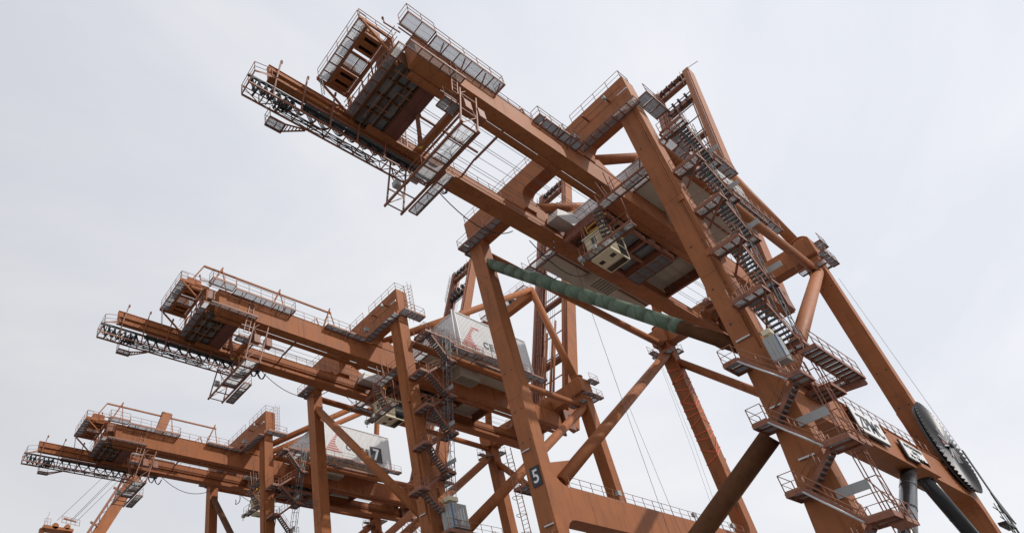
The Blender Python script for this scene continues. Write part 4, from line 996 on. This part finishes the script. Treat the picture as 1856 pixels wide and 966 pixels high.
# overhead maintenance rail on the near girders of the two farther cranes
for c in (c2, c3):
    e = MB(); ya = 4.4
    ya = 6.7
    e.bar((-21.0, ya, 51.7), (-4.6, ya, 51.8), .16, .2)
    e.bar((-21.0, ya, 51.8), (-22.4, 7.0, 49.1), .1, .12)
    for x in (-19.0, -11.8, -4.9):
        e.bar((x+.1, ya-.1, 52.4), (x-1.7, 5.75, 48.25), .12, .14); e.bar((x, ya-.1, 52.2), (x+.1, 5.7, 48.3), .09, .1)
    e.build('hoist_rail', PAINT, c)['kind'] = 'stuff'
e = MB(); e.hexa([(-14.3, 5.8, 48.25), (-13.0, 5.8, 48.25), (-13.0, 6.6, 48.25), (-14.3, 6.6, 48.25)], [(-13.2, 6.2, 52.0), (-11.9, 6.2, 52.0), (-11.9, 7.2, 52.0), (-13.2, 7.2, 52.0)]); e.tube((-13.2, 6.7, 52.0), (-11.9, 6.7, 52.0), .5, 14); e.build('rail_hoist', PAINT, c3)
MB().tube((7.0, -1.5, 44.5), (7.6, -1.5, 51.5), .07, 8).build('lamp_pole', SIGNW, c2)
for c in (c2, c3):                                            # extra rail cage on the near end of the cross beam
    e = MB()
    for (x, y) in ((1.7, -.6), (2.3, -.6), (2.3, 0.0), (1.7, 0)): e.tube((x, y, 48.5), (x, y, 54), .025, 5)
    for k in range(10): e.chain([(1.7, 0, 49+.5*k), (1.7, -.6, 49+.5*k), (2.3, -.6, 49+.5*k), (2.3, 0, 49+.5*k)], .02, 4)
    e.build('caged_ladder', RAIL, c)

# ------------------------------------------------------------------ far crane: only its raised boom and apex show
FC = empty('far_crane', (0, 200, 0), 'distant orange crane at lower left, only its boom and rope head showing', 'crane')
def fp(t, dy, dn): return Vector((11.6+11.5*t+dn*.9, dy, 83.2+25.5*t-dn*.4))
e = MB(); e.hexa([fp(-3.2, -1.2, .9), fp(-3.2, 1.2, .9), fp(-3.2, 1.2, 4.6), fp(-3.2, -1.2, 4.6)], [fp(1.6, -1.2, .9), fp(1.6, 1.2, .9), fp(1.6, 1.2, 4.6), fp(1.6, -1.2, 4.6)]); e.build('boom_girder', PAINT, FC)
e = MB(); e.bar(fp(-3, -1.6, -.3), fp(1.5, -1.6, -.3), .7, .8)
for k in range(16):
    t = -1.2+.18*k; e.bar(fp(t, -1.6, -.3), fp(t+.09, -1.4, .9), .2, .2); e.bar(fp(t+.09, -1.4, .9), fp(t+.18, -1.6, -.3), .2, .2)
for t in (.1, .62): e.bar(fp(t, -1.7, -1.6), fp(t, -1.7, 1.2), .6, .6)
e.build('boom_walkway', RUST, FC)
e = MB(); e.box(-2.5, 6.5, -2, 2, 82.3, 83.2); e.tube((1.0, -2, 83.4), (1.0, 2, 83.4), 1.0, 18); e.tube((4.6, -2, 83.6), (4.6, 2, 83.6), .9, 14); e.build('apex_head', PAINT, FC)
e = MB(); rail(e, [(-2.4, -2, 83.2), (-.6, -2, 83.2)], 2.2, .05, .9).build('railing', RAIL, FC); e = rail(MB(), [(2.6, -2, 84.8), (8, -2, 84.3)], 2.0, .06, 1.4); e.bar((3, -2, 86.2), (6.8, -2, 85.6), .5, .4); e.build('railing', RAIL, FC); MB().bar((-2.2, -2, 83.2), (-1.4, -2, 87.6), .1, .1).build('mast', RAIL, FC)
for (a, b) in (((1.2, -2, 85.2), (20, -2, 112)), ((5.0, -2, 85.5), (22, -2, 111)), ((5.4, -2, 85.4), (22.6, -2, 111)), ((6.6, -2, 85.2), (24, -2, 110))):
    MB().tube(a, b, .07, 5).build('stay_rope', ROPE, FC)
e = MB()
for x in (-4, 7): e.bar((x, 0, 0), (x*.7+.4, 0, 82.6), 1.4, 1.4)
e.bar((-28, 0, 46), (8, 0, 46), 1.4, 1.8)
for x in (-28,): e.bar((x, 0, 0), (x, 0, 46), 1.4, 1.4)
e.build('tower_leg', PAINT, FC)
